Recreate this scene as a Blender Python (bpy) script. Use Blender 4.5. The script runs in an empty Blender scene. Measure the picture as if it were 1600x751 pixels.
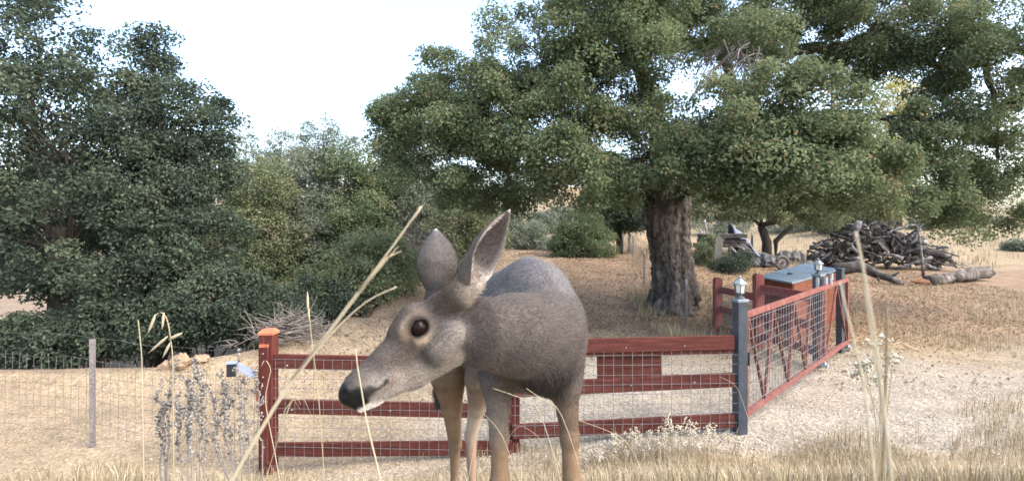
import bpy, math
import numpy as np
from mathutils import Vector

R = math.radians
sc = bpy.context.scene
# ------------------------------------------------------------------ camera
FPX, CX, CY, CZ = 815.0, 840.0, 345.0, 2.2          # focal length and principal point in photo pixels, eye height
cam_d = bpy.data.cameras.new('camera'); cam = bpy.data.objects.new('camera', cam_d)
sc.collection.objects.link(cam); sc.camera = cam
cam.location = (0, 0, CZ); cam.rotation_euler = (R(90), 0, 0)
cam_d.sensor_width = 36; cam_d.lens = 36 * FPX / 1600
cam_d.shift_x = (800 - CX) / 1600; cam_d.shift_y = (CY - 375.5) / 1600
cam_d.clip_start = 0.05; cam_d.clip_end = 3000
cam_d.dof.use_dof = True; cam_d.dof.focus_distance = 2.2; cam_d.dof.aperture_fstop = 4.5
# ------------------------------------------------------------------ sky, sun, exposure
SUN_EL, SUN_AZ = 48.0, 115.0                         # azimuth measured from +Y (view direction) towards +X
w = bpy.data.worlds.new('World'); sc.world = w; w.use_nodes = True
nt = w.node_tree; bg = nt.nodes['Background']
sky = nt.nodes.new('ShaderNodeTexSky'); sky.sky_type = 'NISHITA'; sky.sun_disc = False
sky.sun_elevation = R(SUN_EL); sky.sun_rotation = R(SUN_AZ)
sky.air_density = 1.0; sky.dust_density = 3.5; sky.ozone_density = 0.6
nt.links.new(sky.outputs[0], bg.inputs[0]); bg.inputs[1].default_value = 0.15
sd = bpy.data.lights.new('sun', 'SUN'); sun = bpy.data.objects.new('sun', sd); sc.collection.objects.link(sun)
sd.energy = .8; sd.angle = R(55); sd.color = (1, .97, .93)
_el, _az = R(SUN_EL), R(SUN_AZ)
sdir = Vector((math.sin(_az) * math.cos(_el), math.cos(_az) * math.cos(_el), math.sin(_el)))
sun.rotation_euler = (-sdir).to_track_quat('-Z', 'Y').to_euler()
sun.location = (20, -5, 20)
sc.view_settings.view_transform = 'Standard'; sc.view_settings.look = 'None'
sc.view_settings.gamma = 1; sc.view_settings.exposure = 2.2
sc.cycles.max_bounces = 6; sc.cycles.transparent_max_bounces = 8

# ------------------------------------------------------------------ helpers
def P(px, py, d):
    return np.array([(px - CX) / FPX * d, d, CZ - (py - CY) / FPX * d])

def link(o):
    sc.collection.objects.link(o); return o

class MB:
    """collects vertices, quads and triangles; build() links them as one mesh object"""
    def __init__(s): s.V, s.Q, s.T, s.A, s.n = [], [], [], [], 0
    def add(s, V, Q=None, T=None, a=None):
        V = np.asarray(V, float).reshape(-1, 3)
        if Q is not None and len(Q): s.Q.append(np.asarray(Q, np.int64).reshape(-1, 4) + s.n)
        if T is not None and len(T): s.T.append(np.asarray(T, np.int64).reshape(-1, 3) + s.n)
        s.V.append(V); s.n += len(V)
        s.A.append(np.zeros(len(V)) if a is None else np.broadcast_to(np.asarray(a, float), (len(V),)))
        return s
    def mesh(s, name, off=(0, 0, 0), smooth=False, tint=False):
        V = np.concatenate(s.V) - np.asarray(off, float)
        Q = np.concatenate(s.Q) if s.Q else np.zeros((0, 4), np.int64)
        T = np.concatenate(s.T) if s.T else np.zeros((0, 3), np.int64)
        m = bpy.data.meshes.new(name)
        m.vertices.add(len(V)); m.vertices.foreach_set('co', V.astype(np.float32).ravel())
        li = np.concatenate([Q.ravel(), T.ravel()]).astype(np.int32)
        m.loops.add(len(li)); m.loops.foreach_set('vertex_index', li)
        ls = np.concatenate([np.arange(len(Q)) * 4, len(Q) * 4 + np.arange(len(T)) * 3]).astype(np.int32)
        m.polygons.add(len(ls)); m.polygons.foreach_set('loop_start', ls)
        m.polygons.foreach_set('use_smooth', np.full(len(ls), smooth, bool))
        m.update(calc_edges=True)
        if tint:
            at = m.attributes.new('tint', 'FLOAT', 'POINT')
            at.data.foreach_set('value', np.concatenate(s.A).astype(np.float32))
        return m
    def build(s, name, mat, parent=None, smooth=False, tint=False, bevel=0):
        off = parent_loc(parent)
        o = link(bpy.data.objects.new(name, s.mesh(name, off, smooth, tint)))
        o.data.materials.append(mat)
        if parent is not None: o.parent = parent
        if bevel:
            b = o.modifiers.new('bevel', 'BEVEL'); b.width = bevel; b.segments = 2; b.limit_method = 'ANGLE'
        return o

def parent_loc(p):
    v = np.zeros(3)
    while p is not None:
        v += np.array(p.location); p = p.parent
    return v

def tag(o, label=None, cat=None, group=None, kind=None):
    if label: o['label'] = label
    if cat: o['category'] = cat
    if group: o['group'] = group
    if kind: o['kind'] = kind
    return o

def thing(name, loc, label, cat, group=None):
    o = link(bpy.data.objects.new(name, None)); o.location = loc; o.empty_display_size = .1
    return tag(o, label, cat, group)

def nrm(v): v = np.asarray(v, float); return v / (np.linalg.norm(v, axis=-1, keepdims=True) + 1e-12)

BQ = [[0, 3, 2, 1], [4, 5, 6, 7], [0, 1, 5, 4], [1, 2, 6, 5], [2, 3, 7, 6], [3, 0, 4, 7]]
def obox(p0, p1, wdt, hgt, up=(0, 0, 1), shift=(0, 0, 0)):
    """a bar from p0 to p1, hgt along up, wdt across"""
    p0 = np.asarray(p0, float) + shift; p1 = np.asarray(p1, float) + shift
    d = nrm(p1 - p0); s = nrm(np.cross(d, up)); u = np.cross(s, d)
    V = []
    for p in (p0, p1):
        for a, b in ((-1, -1), (1, -1), (1, 1), (-1, 1)):
            V.append(p + s * a * wdt / 2 + u * b * hgt / 2)
    return np.array(V), BQ

def box(c, sx, sy, sz, rz=0):
    c = np.asarray(c, float); ca, sa = math.cos(rz), math.sin(rz)
    V = []
    for z in (0, 1):
        for a, b in ((-1, -1), (1, -1), (1, 1), (-1, 1)):
            x, y = a * sx / 2, b * sy / 2
            V.append(c + [x * ca - y * sa, x * sa + y * ca, z * sz])
    return np.array(V), BQ

def tube(pts, rad, sides=8, cap=True, twist=0.0):
    pts = np.asarray(pts, float); n = len(pts); rad = np.broadcast_to(np.asarray(rad, float), (n,))
    tg = nrm(np.gradient(pts, axis=0)); ref = np.array([0, 0, 1.0]) if abs(tg[:, 2]).mean() < .9 else np.array([1.0, 0, 0])
    s = nrm(np.cross(tg, ref)); u = np.cross(s, tg)
    a = np.linspace(0, 2 * np.pi, sides, endpoint=False) + twist
    V = pts[:, None] + rad[:, None, None] * (np.cos(a)[None, :, None] * s[:, None] + np.sin(a)[None, :, None] * u[:, None])
    i = np.arange(n - 1)[:, None] * sides; j = np.arange(sides)[None]; j2 = (j + 1) % sides
    Q = np.stack([i + j, i + j2, i + sides + j2, i + sides + j], -1).reshape(-1, 4)
    V = V.reshape(-1, 3); T = []
    if cap:
        V = np.vstack([V, pts[0], pts[-1]]); c0, c1 = n * sides, n * sides + 1
        for k in range(sides):
            k2 = (k + 1) % sides
            T += [[c0, k2, k], [c1, (n - 1) * sides + k, (n - 1) * sides + k2]]
    return V, Q, np.array(T).reshape(-1, 3)

def bars(A, B, r0, r1=None, sides=4):
    """many straight tapered bars at once"""
    A = np.asarray(A, float).reshape(-1, 3); B = np.asarray(B, float).reshape(-1, 3); n = len(A)
    r0 = np.broadcast_to(r0, (n,)); r1 = r0 if r1 is None else np.broadcast_to(r1, (n,))
    d = nrm(B - A); ref = np.where(np.abs(d[:, 2:3]) > .8, [[1.0, 0, 0]], [[0, 0, 1.0]])
    s = nrm(np.cross(d, ref)); u = np.cross(s, d)
    a = np.linspace(0, 2 * np.pi, sides, endpoint=False) + .4
    ring = np.cos(a)[None, :, None] * s[:, None] + np.sin(a)[None, :, None] * u[:, None]
    V = np.concatenate([A[:, None] + ring * r0[:, None, None], B[:, None] + ring * r1[:, None, None]], 1).reshape(-1, 3)
    base = np.arange(n)[:, None] * 2 * sides; j = np.arange(sides)[None]; j2 = (j + 1) % sides
    Q = np.stack([base + j, base + j2, base + sides + j2, base + sides + j], -1).reshape(-1, 4)
    return V, Q

def bez(p0, p1, p2, n=8):
    t = np.linspace(0, 1, n)[:, None]
    return (1 - t) ** 2 * np.asarray(p0, float) + 2 * t * (1 - t) * np.asarray(p1, float) + t ** 2 * np.asarray(p2, float)

def wob(x, y, s, seed):
    """smooth pseudo-noise in about -1..1"""
    r = np.random.default_rng(seed); o = 0
    for k in range(5):
        a = r.uniform(0, 6.28); f = s * r.uniform(.6, 1.9); ph = r.uniform(0, 6.28)
        o = o + np.sin((x * math.cos(a) + y * math.sin(a)) * f + ph + 1.3 * np.sin((y * math.cos(a) - x * math.sin(a)) * f * .7 + ph * 2))
    return o / 3.0

# ------------------------------------------------------------------ materials
def mat(name):
    m = bpy.data.materials.new(name); m.use_nodes = True
    return m, m.node_tree.nodes, m.node_tree.links, m.node_tree.nodes['Principled BSDF']

def ramp(nd, stops):
    r = nd.new('ShaderNodeValToRGB'); e = r.color_ramp.elements
    while len(e) < len(stops): e.new(.5)
    for k, (p, c) in enumerate(stops): e[k].position = p; e[k].color = (*c, 1)
    return r

def noisy(name, stops, scale=8, detail=6, rough=.8, bump=.3, bscale=None, metal=0.0, stretch=None, spec=.3, bdist=.01):
    m, nd, lk, b = mat(name)
    tc = nd.new('ShaderNodeTexCoord'); src = tc.outputs['Object']
    if stretch:
        mp = nd.new('ShaderNodeMapping'); mp.inputs['Scale'].default_value = stretch; lk.new(src, mp.inputs[0]); src = mp.outputs[0]
    n = nd.new('ShaderNodeTexNoise'); n.inputs['Scale'].default_value = scale; n.inputs['Detail'].default_value = detail
    n.inputs['Roughness'].default_value = .65
    lk.new(src, n.inputs['Vector'])
    r = ramp(nd, stops); lk.new(n.outputs[0], r.inputs[0]); lk.new(r.outputs[0], b.inputs['Base Color'])
    b.inputs['Roughness'].default_value = rough; b.inputs['Metallic'].default_value = metal
    b.inputs['Specular IOR Level'].default_value = spec
    if bump:
        n2 = nd.new('ShaderNodeTexNoise'); n2.inputs['Scale'].default_value = bscale or scale * 3; n2.inputs['Detail'].default_value = 4
        lk.new(src, n2.inputs['Vector'])
        bp = nd.new('ShaderNodeBump'); bp.inputs['Strength'].default_value = bump; bp.inputs['Distance'].default_value = bdist
        lk.new(n2.outputs[0], bp.inputs['Height']); lk.new(bp.outputs[0], b.inputs['Normal'])
    return m

def tinted(name, stops, rough=.65, transl=.38, spec=.12):
    """colour picked per leaf / blade from the 'tint' attribute; a part of the light passes through"""
    m, nd, lk, b = mat(name)
    at = nd.new('ShaderNodeAttribute'); at.attribute_name = 'tint'
    r = ramp(nd, stops); lk.new(at.outputs['Fac'], r.inputs[0]); lk.new(r.outputs[0], b.inputs['Base Color'])
    b.inputs['Roughness'].default_value = rough; b.inputs['Specular IOR Level'].default_value = spec
    if transl:
        tr = nd.new('ShaderNodeBsdfTranslucent'); lk.new(r.outputs[0], tr.inputs[0])
        mx = nd.new('ShaderNodeMixShader'); mx.inputs[0].default_value = transl
        lk.new(b.outputs[0], mx.inputs[1]); lk.new(tr.outputs[0], mx.inputs[2])
        lk.new(mx.outputs[0], nd['Material Output'].inputs[0])
    return m

def zoned(name):
    """ground: zone colour from the 'zone' attribute, broken up by grains and patches"""
    m, nd, lk, b = mat(name)
    at = nd.new('ShaderNodeAttribute'); at.attribute_name = 'zone'
    tc = nd.new('ShaderNodeTexCoord')
    def noise(s, d=5, r=.7):
        n = nd.new('ShaderNodeTexNoise'); n.inputs['Scale'].default_value = s; n.inputs['Detail'].default_value = d
        n.inputs['Roughness'].default_value = r; lk.new(tc.outputs['Object'], n.inputs['Vector']); return n
    def mul(a, c):
        x = nd.new('ShaderNodeMix'); x.data_type = 'RGBA'; x.blend_type = 'MULTIPLY'; x.inputs[0].default_value = 1
        lk.new(a, x.inputs[6]); lk.new(c, x.inputs[7]); return x.outputs[2]
    big = ramp(nd, [(.3, (.72, .70, .68)), (.65, (1.12, 1.1, 1.08))]); lk.new(noise(1.3).outputs[0], big.inputs[0])
    v = nd.new('ShaderNodeTexVoronoi'); v.inputs['Scale'].default_value = 38; lk.new(tc.outputs['Object'], v.inputs['Vector'])
    grain = ramp(nd, [(0, (.55, .53, .5)), (.5, (1.0, 1.0, 1.0)), (1, (1.35, 1.33, 1.3))]); lk.new(v.outputs['Color'], grain.inputs[0])
    fine = ramp(nd, [(.3, (.7, .68, .66)), (.7, (1.2, 1.2, 1.2))]); lk.new(noise(60, 4).outputs[0], fine.inputs[0])
    c = mul(mul(mul(at.outputs['Color'], big.outputs[0]), grain.outputs[0]), fine.outputs[0])
    lk.new(c, b.inputs['Base Color']); b.inputs['Roughness'].default_value = .95; b.inputs['Specular IOR Level'].default_value = .1
    bp = nd.new('ShaderNodeBump'); bp.inputs['Strength'].default_value = .7; bp.inputs['Distance'].default_value = .02
    ad = nd.new('ShaderNodeMath'); ad.operation = 'ADD'; lk.new(v.outputs['Distance'], ad.inputs[0]); lk.new(noise(25, 6).outputs[0], ad.inputs[1])
    lk.new(ad.outputs[0], bp.inputs['Height']); lk.new(bp.outputs[0], b.inputs['Normal'])
    return m

M = {}
M['ground'] = zoned('ground_soil')
M['bark'] = noisy('oak_bark', [(.32, (.022, .019, .017)), (.5, (.10, .086, .076)), (.68, (.25, .225, .20))], 7, 8, .95, 1.0, 16, stretch=(1, 1, .22), spec=.1, bdist=.05)
M['bark_dark'] = noisy('dark_bark', [(.3, (.03, .026, .023)), (.7, (.11, .095, .08))], 9, 6, .95, .8, 20, stretch=(1, 1, .3), spec=.1)
M['deadwood'] = noisy('dead_wood', [(.3, (.05, .048, .047)), (.5, (.16, .155, .15)), (.72, (.36, .35, .345))], 6, 7, .9, .8, 24, spec=.1)
M['deadwood_dark'] = noisy('dark_dead_wood', [(.3, (.022, .020, .020)), (.55, (.07, .065, .062)), (.75, (.19, .18, .172))], 6, 7, .9, .8, 24, spec=.1)
M['rotwood'] = noisy('broken_wood', [(.3, (.08, .038, .025)), (.6, (.22, .12, .07)), (.8, (.36, .24, .16))], 14, 7, .95, 1, 30, spec=.1)
M['twig'] = noisy('grey_twigs', [(.3, (.09, .078, .068)), (.7, (.22, .195, .17))], 6, 4, .9, 0, spec=.1)
M['redwood'] = noisy('red_stained_wood', [(.25, (.042, .014, .011)), (.45, (.080, .024, .018)), (.6, (.11, .036, .028)), (.8, (.165, .068, .052))], 4, 9, .75, .5, 30, stretch=(.8, 9, 9), spec=.15)
M['redpost'] = noisy('red_stained_post', [(.25, (.052, .014, .012)), (.5, (.085, .022, .018)), (.8, (.16, .056, .042))], 4, 9, .75, .5, 30, stretch=(9, 9, .8), spec=.15)
M['redfaded'] = noisy('faded_red_wood', [(.25, (.13, .04, .035)), (.5, (.185, .058, .05)), (.75, (.25, .095, .08))], 5, 8, .7, .3, 30, stretch=(4, 4, .8), spec=.25)
M['capwood'] = noisy('orange_wood', [(.3, (.30, .085, .045)), (.7, (.48, .17, .09))], 9, 6, .6, .2, spec=.3)
M['boxwood'] = noisy('orange_stained_panel', [(.3, (.11, .032, .016)), (.5, (.17, .052, .024)), (.75, (.25, .085, .04))], 5, 6, .65, .2, stretch=(1, 1, 5), spec=.3)
M['rust'] = noisy('rusty_red_steel', [(.3, (.11, .034, .027)), (.55, (.19, .066, .052)), (.75, (.28, .13, .105))], 14, 6, .65, .3, 40, spec=.35)
M['rustdark'] = noisy('rusty_dark_steel', [(.3, (.05, .022, .018)), (.6, (.16, .055, .038)), (.8, (.28, .13, .09))], 20, 6, .7, .4, 50, spec=.3)
M['steel'] = noisy('charcoal_steel', [(.3, (.022, .028, .038)), (.7, (.046, .056, .072))], 10, 4, .45, .05, spec=.5)
M['steelpanel'] = noisy('grey_steel_front', [(.3, (.10, .115, .135)), (.7, (.17, .185, .205))], 10, 4, .45, .05, spec=.5)
M['lantern'] = noisy('weathered_zinc', [(.3, (.11, .135, .15)), (.7, (.22, .255, .275))], 25, 4, .5, .1, spec=.5)
M['lanterndark'] = noisy('lantern_frame', [(.3, (.05, .055, .06)), (.7, (.10, .11, .12))], 25, 4, .5, .1, spec=.5)
M['frost'] = noisy('frosted_lantern_glass', [(.3, (.52, .50, .43)), (.7, (.74, .71, .63))], 12, 3, .3, 0, spec=.5)
M['galv'] = noisy('galvanised_wire', [(.3, (.13, .135, .14)), (.7, (.24, .245, .25))], 40, 3, .5, 0, metal=.3, spec=.5)
M['galvlight'] = noisy('bright_galvanised', [(.3, (.25, .265, .28)), (.7, (.40, .415, .43))], 30, 3, .4, 0, metal=.4, spec=.5)
M['oldwire'] = noisy('old_fence_wire', [(.3, (.10, .09, .085)), (.7, (.24, .22, .21))], 40, 3, .7, 0, spec=.3)
M['roofing'] = noisy('blue_grey_roofing', [(.3, (.15, .20, .23)), (.7, (.235, .29, .325))], 14, 6, .75, .25, 120, spec=.25)
M['black'] = noisy('black_plastic', [(.3, (.012, .013, .016)), (.7, (.03, .03, .035))], 20, 3, .4, .05)
M['bluegrey'] = noisy('blue_grey_metal', [(.3, (.17, .21, .30)), (.7, (.26, .31, .42))], 12, 3, .45, .03, spec=.5)
M['rock'] = noisy('grey_rock', [(.3, (.05, .048, .045)), (.7, (.16, .155, .15))], 7, 8, .95, .8, 22, spec=.1)
M['sandrock'] = noisy('tan_rock', [(.3, (.17, .12, .075)), (.7, (.32, .24, .16))], 7, 8, .95, .8, 22, spec=.1)
M['board'] = noisy('weathered_board', [(.3, (.10, .098, .09)), (.7, (.21, .205, .19))], 6, 6, .9, .4, 30, stretch=(5, 5, .7), spec=.1)  # grey darkened for the shade under the trees
M['tarp'] = noisy('blue_grey_tarp', [(.3, (.085, .10, .135)), (.7, (.16, .18, .23))], 5, 5, .6, .4, 12, spec=.3)
M['leaf_oak'] = tinted('oak_leaves', [(0, (.072, .097, .050)), (.5, (.150, .188, .096)), (.90, (.215, .25, .138)), (.965, (.25, .27, .155)), (.985, (.28, .19, .10))])
M['leaf_dark'] = tinted('dark_oak_leaves', [(0, (.032, .046, .034)), (.5, (.070, .096, .066)), (.93, (.118, .148, .098)), (1, (.16, .18, .11))])
M['leaf_mid'] = tinted('mixed_scrub_leaves', [(0, (.095, .116, .062)), (.5, (.185, .215, .115)), (.92, (.25, .275, .155)), (1, (.28, .25, .14))])  # lightened to stand in for haze over the gully
M['leaf_grey'] = tinted('grey_green_leaves', [(0, (.10, .118, .084)), (.5, (.185, .21, .15)), (1, (.26, .27, .20))])  # milky haze and glare put into the leaf colour
M['leaf_fresh'] = tinted('fresh_green_leaves', [(0, (.07, .10, .05)), (.5, (.135, .175, .09)), (.93, (.185, .22, .12)), (1, (.28, .23, .11))])
M['leaf_sunlit'] = tinted('sunlit_leaves', [(0, (.28, .24, .06)), (.5, (.44, .39, .12)), (1, (.58, .52, .20))], transl=.45)  # the sun's yellow glow is put into the leaf colour
M['straw'] = tinted('dry_straw', [(0, (.18, .135, .075)), (.5, (.32, .26, .155)), (1, (.48, .42, .30))], .7, .2, .2)
M['litter'] = tinted('fallen_leaves', [(0, (.09, .055, .032)), (.5, (.23, .15, .09)), (1, (.43, .33, .23))], .8, .1, .1)
M['pebble'] = tinted('pale_pebbles', [(0, (.14, .125, .105)), (.5, (.30, .275, .235)), (1, (.50, .47, .42))], .9, 0, .2)
M['weed'] = tinted('grey_seed_heads', [(0, (.075, .068, .066)), (.5, (.22, .205, .19)), (1, (.38, .35, .29))], .85, .1, .1)
M['whitebud'] = tinted('white_flower_heads', [(0, (.36, .32, .23)), (1, (.58, .53, .42))], .8, .2, .1)

# ------------------------------------------------------------------ the ground
def sm(t): t = np.clip(t, 0, 1); return t * t * (3 - 2 * t)
def edge_y(x): return np.interp(x, [-60, -6.5, -5.0, -4.3, -3.8], [8.0, 8.5, 9.2, 10.2, 12.8])
def edge_x(y): return np.interp(y, [8, 12.8, 18, 26, 40], [-3.6, -3.8, -4.0, -3.0, -2.0])
def ravine_dist(x, y): return np.minimum(y - edge_y(x), edge_x(y) - x)
def H(x, y):
    x = np.asarray(x, float); y = np.asarray(y, float)
    h = np.interp(y + .12 * wob(x, x * 0, 1.1, 5), [-60, -3, 1.0, 1.5, 2.6, 3.5, 4.3, 5.0], [1.6, 1.3, 1.2, 1.12, .85, .40, .05, 0])
    h = h - .10 * np.clip(-x + 1.3, 0, 4.2) * sm((y - 3.2) / 1.6) * sm((10.5 - y) / 3)
    h = h + (.9 - .65 * sm((x - 8.2) / 2.6)) * sm((y - 10.5) / 9.5)
    h = h + 2.1 * sm((y - 22) / 42) + 1.5 * sm((y - 26) / 38) * sm((x / np.maximum(y, 1) - .45) / .15) + 6.0 * sm((y - 42) / 70) * sm((.55 - x / np.maximum(y, 1)) / .3)
    h = h - 3.0 * sm((y - 75) / 200) * sm((x / np.maximum(y, 1) - .25) / .3)
    xc = np.interp(y, [5, 9, 13, 20, 28], [-.4, -.6, -.7, -.2, .4]) + .1 * np.sin(y * .9)
    for o_ in (-.75, .75): h = h - .035 * np.exp(-((x - xc - o_) / .2) ** 2) * sm((y - 6) / 2) * sm((26 - y) / 4)
    for o_ in (6.35, 7.75): h = h - .03 * np.exp(-((y - o_ - .12 * np.sin(x * .7)) / .17) ** 2) * sm((x - .3) / 2) * sm((14 - x) / 3)
    d = ravine_dist(x, y)
    h = h + .13 * np.exp(-((d + .25) / .45) ** 2) * (y > 7)
    h = h - 2.6 * sm(d / 2.2) * sm((60 - y) / 25)
    h = h + .022 * wob(x, y, 2.1, 1) * sm((y - .5) / 2) + .010 * wob(x, y, 6.5, 2) + .05 * wob(x, y, .45, 3) * sm((y - 9) / 10) + .35 * wob(x, y, .09, 31) * sm((y - 35) / 40)
    return h

def road_mask(x, y):
    e = .35 * wob(x, y, 1.2, 8)
    front = (y > 4.95 + e * .3) & (y < np.interp(x, [-8, 3, 4.5, 30], [9, 9.2, 8.6, 9.0]) + e) & (x > -9)
    path = (x > edge_x(y) + .3 + e) & (x < np.interp(y, [8, 12.5, 22, 40], [3.2, 2.5, 3.7, 4.5]) + e) & (y > 5) & (y < 40)
    return (front | path) & (ravine_dist(x, y) < -.15)

def axis(n, a, b, c, p):                       # spacing that grows away from c
    t = np.linspace(-1, 1, n); lo, hi = c - a, b - c
    return c + np.where(t < 0, -np.abs(t) ** p * lo, np.abs(t) ** p * hi)
gx = axis(301, -420, 420, 0, 3.0); gy = np.concatenate([np.linspace(-30, 3, 16)[:-1], 3 + np.linspace(0, 1, 260) ** 2.9 * 700])
GX, GY = np.meshgrid(gx, gy); GZ = H(GX, GY)
n0, n1 = GX.shape
VV = np.stack([GX, GY, GZ], -1).reshape(-1, 3)
ii = np.arange(n0 - 1)[:, None] * n1 + np.arange(n1 - 1)[None]
QQ = np.stack([ii, ii + 1, ii + n1 + 1, ii + n1], -1).reshape(-1, 4)
xx, yy = VV[:, 0], VV[:, 1]
col = np.empty((len(VV), 3)); col[:] = (.27, .215, .14)                               # dry grass and soil
def blend(c, wgt):
    global col
    wgt = np.clip(wgt, 0, 1)[:, None]; col = col * (1 - wgt) + np.array(c) * wgt
nz = wob(xx, yy, 1.4, 11); nz2 = wob(xx, yy, 3.7, 12)
blend((.235, .195, .125), sm((yy - 28) / 12))                                            # pale dry hill
blend((.225, .165, .112), sm((yy - 9 + nz) / 2.0) * sm((24 - yy) / 5) * (xx > -4.5))    # leaf litter under the oak
blend((.28, .20, .12), sm((xx - 3.0 + .5 * nz) / 1.0) * sm((yy - 8.8) / 1.5) * sm((9 - xx) / 3) * .75)
blend((.285, .26, .215), sm((yy - 4.7) / .5) * sm((9.6 + nz * .6 - yy) / 2.2))           # pale gravel drive
blend((.285, .232, .16), sm((-xx - .2 + .4 * nz) / 1.6) * sm((yy - 4.9) / .5) * sm((14 - yy) / 4))   # sandy side
blend((.24, .19, .14), sm((ravine_dist(xx, yy) + .2 + .2 * nz2) / .6) * (yy > 6))      # soil under the scrub
blend((.29, .25, .175), sm((4.9 - yy + .2 * nz2) / .6))                                 # strawy bank
xc_ = np.interp(yy, [5, 9, 13, 20, 28], [-.4, -.6, -.7, -.2, .4]) + .1 * np.sin(yy * .9)
rut = sum(np.exp(-((xx - xc_ - o_) / .22) ** 2) for o_ in (-.75, .75)) * sm((yy - 6) / 2) * sm((26 - yy) / 4) + sum(np.exp(-((yy - o_ - .12 * np.sin(xx * .7)) / .2) ** 2) for o_ in (6.35, 7.75)) * sm((xx - .3) / 2) * sm((14 - xx) / 3)
blend((.33, .285, .22), rut * (.45 + .25 * nz2))                                        # wheel tracks worn to pale dust
road = road_mask(VV[QQ].mean(1)[:, 0], VV[QQ].mean(1)[:, 1])
for nm, msk in (('ground', ~road), ('gravel_road', road)):
    q = QQ[msk]; u, inv = np.unique(q, return_inverse=True)
    b = MB().add(VV[u], inv.reshape(-1, 4)); o = b.build(nm, M['ground'], smooth=True)
    a = o.data.attributes.new('zone', 'FLOAT_COLOR', 'POINT')
    a.data.foreach_set('color', np.c_[col[u], np.ones(len(u))].astype(np.float32).ravel())
    tag(o, kind='structure')

# ------------------------------------------------------------------ foliage and trees
def leaf_quads(rng, C, size, nrm_bias=None, elong=1.65):
    """folded leaf-shaped quads at points C"""
    n = len(C)
    N = rng.normal(size=(n, 3))
    if nrm_bias is not None: N = nrm(N) + nrm_bias
    N = nrm(N); U = nrm(np.cross(N, rng.normal(size=(n, 3)))); S = np.cross(N, U)
    L = size * rng.uniform(.65, 1.3, n)[:, None]; W = L / elong
    fold = N * W * .35
    V = np.stack([C - U * L * .5, C + S * W * .5 + fold, C + U * L * .5, C - S * W * .5 + fold], 1).reshape(-1, 3)
    return V, np.arange(n * 4).reshape(-1, 4)

def lobes_px(lst):
    """(px, py, distance, half width px, half height px[, half depth m]) -> centre and radii in metres"""
    o = []
    for L in lst:
        px, py, d, rx, ry = L[:5]; c = P(px, py, d); k = d / FPX
        o.append((c, np.array([rx * k, L[5] if len(L) > 5 else max(.5, (rx + ry) * .5 * k), ry * k])))
    return o

def make_tree(name, label, base, tp, tr, lobes, n_leaf, size, leafmat, seed, cat='tree', group=None, barkmat='bark_dark',
              clump=.34, per=190, shell=.45, bare=0, limb_r=None, gap=0.0, droop=.15, anchors=None):
    rng = np.random.default_rng(seed)
    base = np.array([base[0], base[1], float(H(base[0], base[1]))])
    t = thing(name, base, label, cat, group)
    area = np.array([(r[0] * r[1] + r[1] * r[2] + r[0] * r[2]) for c, r in lobes]); area /= area.sum()
    trunk = MB(); crown = MB(); tw = MB(); boughs = []
    tp = np.asarray(tp, float); tp[0] = base - [0, 0, .15]
    V, Q, T = tube(tp, tr, 12); trunk.add(V, Q, T)
    top = tp[-1]
    for (c, r), ar in zip(lobes, area):
        k = max(3, int(n_leaf * ar / per))
        lr = limb_r or tr[-1] * .55
        s0 = tp[max(1, int(len(tp) * rng.uniform(.55, 1)) - 1)] if len(tp) > 3 else top
        if anchors is not None: s0 = anchors[np.argmin(np.linalg.norm(anchors - c, axis=1) + .3 * np.maximum(0, anchors[:, 2] - c[2]))]
        mid = (s0 + c) / 2 + np.array([rng.normal(0, .25), rng.normal(0, .25), abs(rng.normal(.3, .3))]) * np.linalg.norm(c - s0) * .3
        pts = bez(s0, mid, c, 9); pts[1:-1] += rng.normal(0, .03, (7, 3)) * np.linalg.norm(c - s0) * .3
        V, Q, T = tube(pts, np.linspace(lr, lr * .3, 9), 7)
        if anchors is None: trunk.add(V, Q, T)
        else: boughs.append(MB().add(V, Q, T))
        D = nrm(rng.normal(size=(k, 3))); rad = shell + (1 - shell) * rng.random(k) ** .5
        C = c + D * r * rad[:, None]
        C[:, 2] = np.maximum(C[:, 2], H(C[:, 0], C[:, 1]) + .05)
        if gap: C = C[rng.random(len(C)) > gap]
        # twigs from the limb to every clump
        A = pts[rng.integers(4, 9, len(C))]; Mi = (A + C) / 2 + rng.normal(0, .08, C.shape) + [0, 0, .08]
        rr = max(.006, lr * .14)
        V, Q = bars(A, Mi, rr, rr * .7, 3); tw.add(V, Q); V, Q = bars(Mi, C, rr * .7, rr * .3, 3); tw.add(V, Q)
        for ci, cc in enumerate(C):
            m = int(per * rng.uniform(.5, 1.5)); s = clump * rng.uniform(.6, 1.25)
            ud = nrm(rng.normal(size=(m, 3)) + [0, 0, .45] + D[ci % k] * .35); rr_ = .35 + .65 * rng.random(m) ** .45      # a dome of leaves, open below
            off = ud * (rr_ * s * .82)[:, None] * [1.1, 1.1, .72] + rng.normal(0, .05, (m, 3))
            off[:, 2] -= droop * (off[:, 0] ** 2 + off[:, 1] ** 2) / s
            pp = cc + off
            V, Q = leaf_quads(rng, pp, size, ud * .9 + [0, 0, .35])
            a = np.clip(rng.normal(.47 + .17 * rng.normal(), .19, m), 0, .975); a[rng.random(m) < .012] = 1
            crown.add(V, Q, None, np.repeat(a, 4))
        if bare:
            kb = int(bare * ar * 8) + 4; A = c + nrm(rng.normal(size=(kb, 3))) * r * .7; B = A + (nrm(A - c) + [0, 0, .35]) * rng.uniform(.25, .75, (kb, 1))
            V, Q = bars(A, B, .009, .003, 3); tw.add(V, Q)
    tko = trunk.build('trunk', M[barkmat], t, smooth=True)
    for bo in boughs: bo.build('bough', M['bark_dark'], tko, smooth=True)
    cr = crown.build('crown', M[leafmat], t, tint=True)
    tw.build('twigs', M['twig' if bare else barkmat], cr)['kind'] = 'stuff'
    return t

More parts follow.
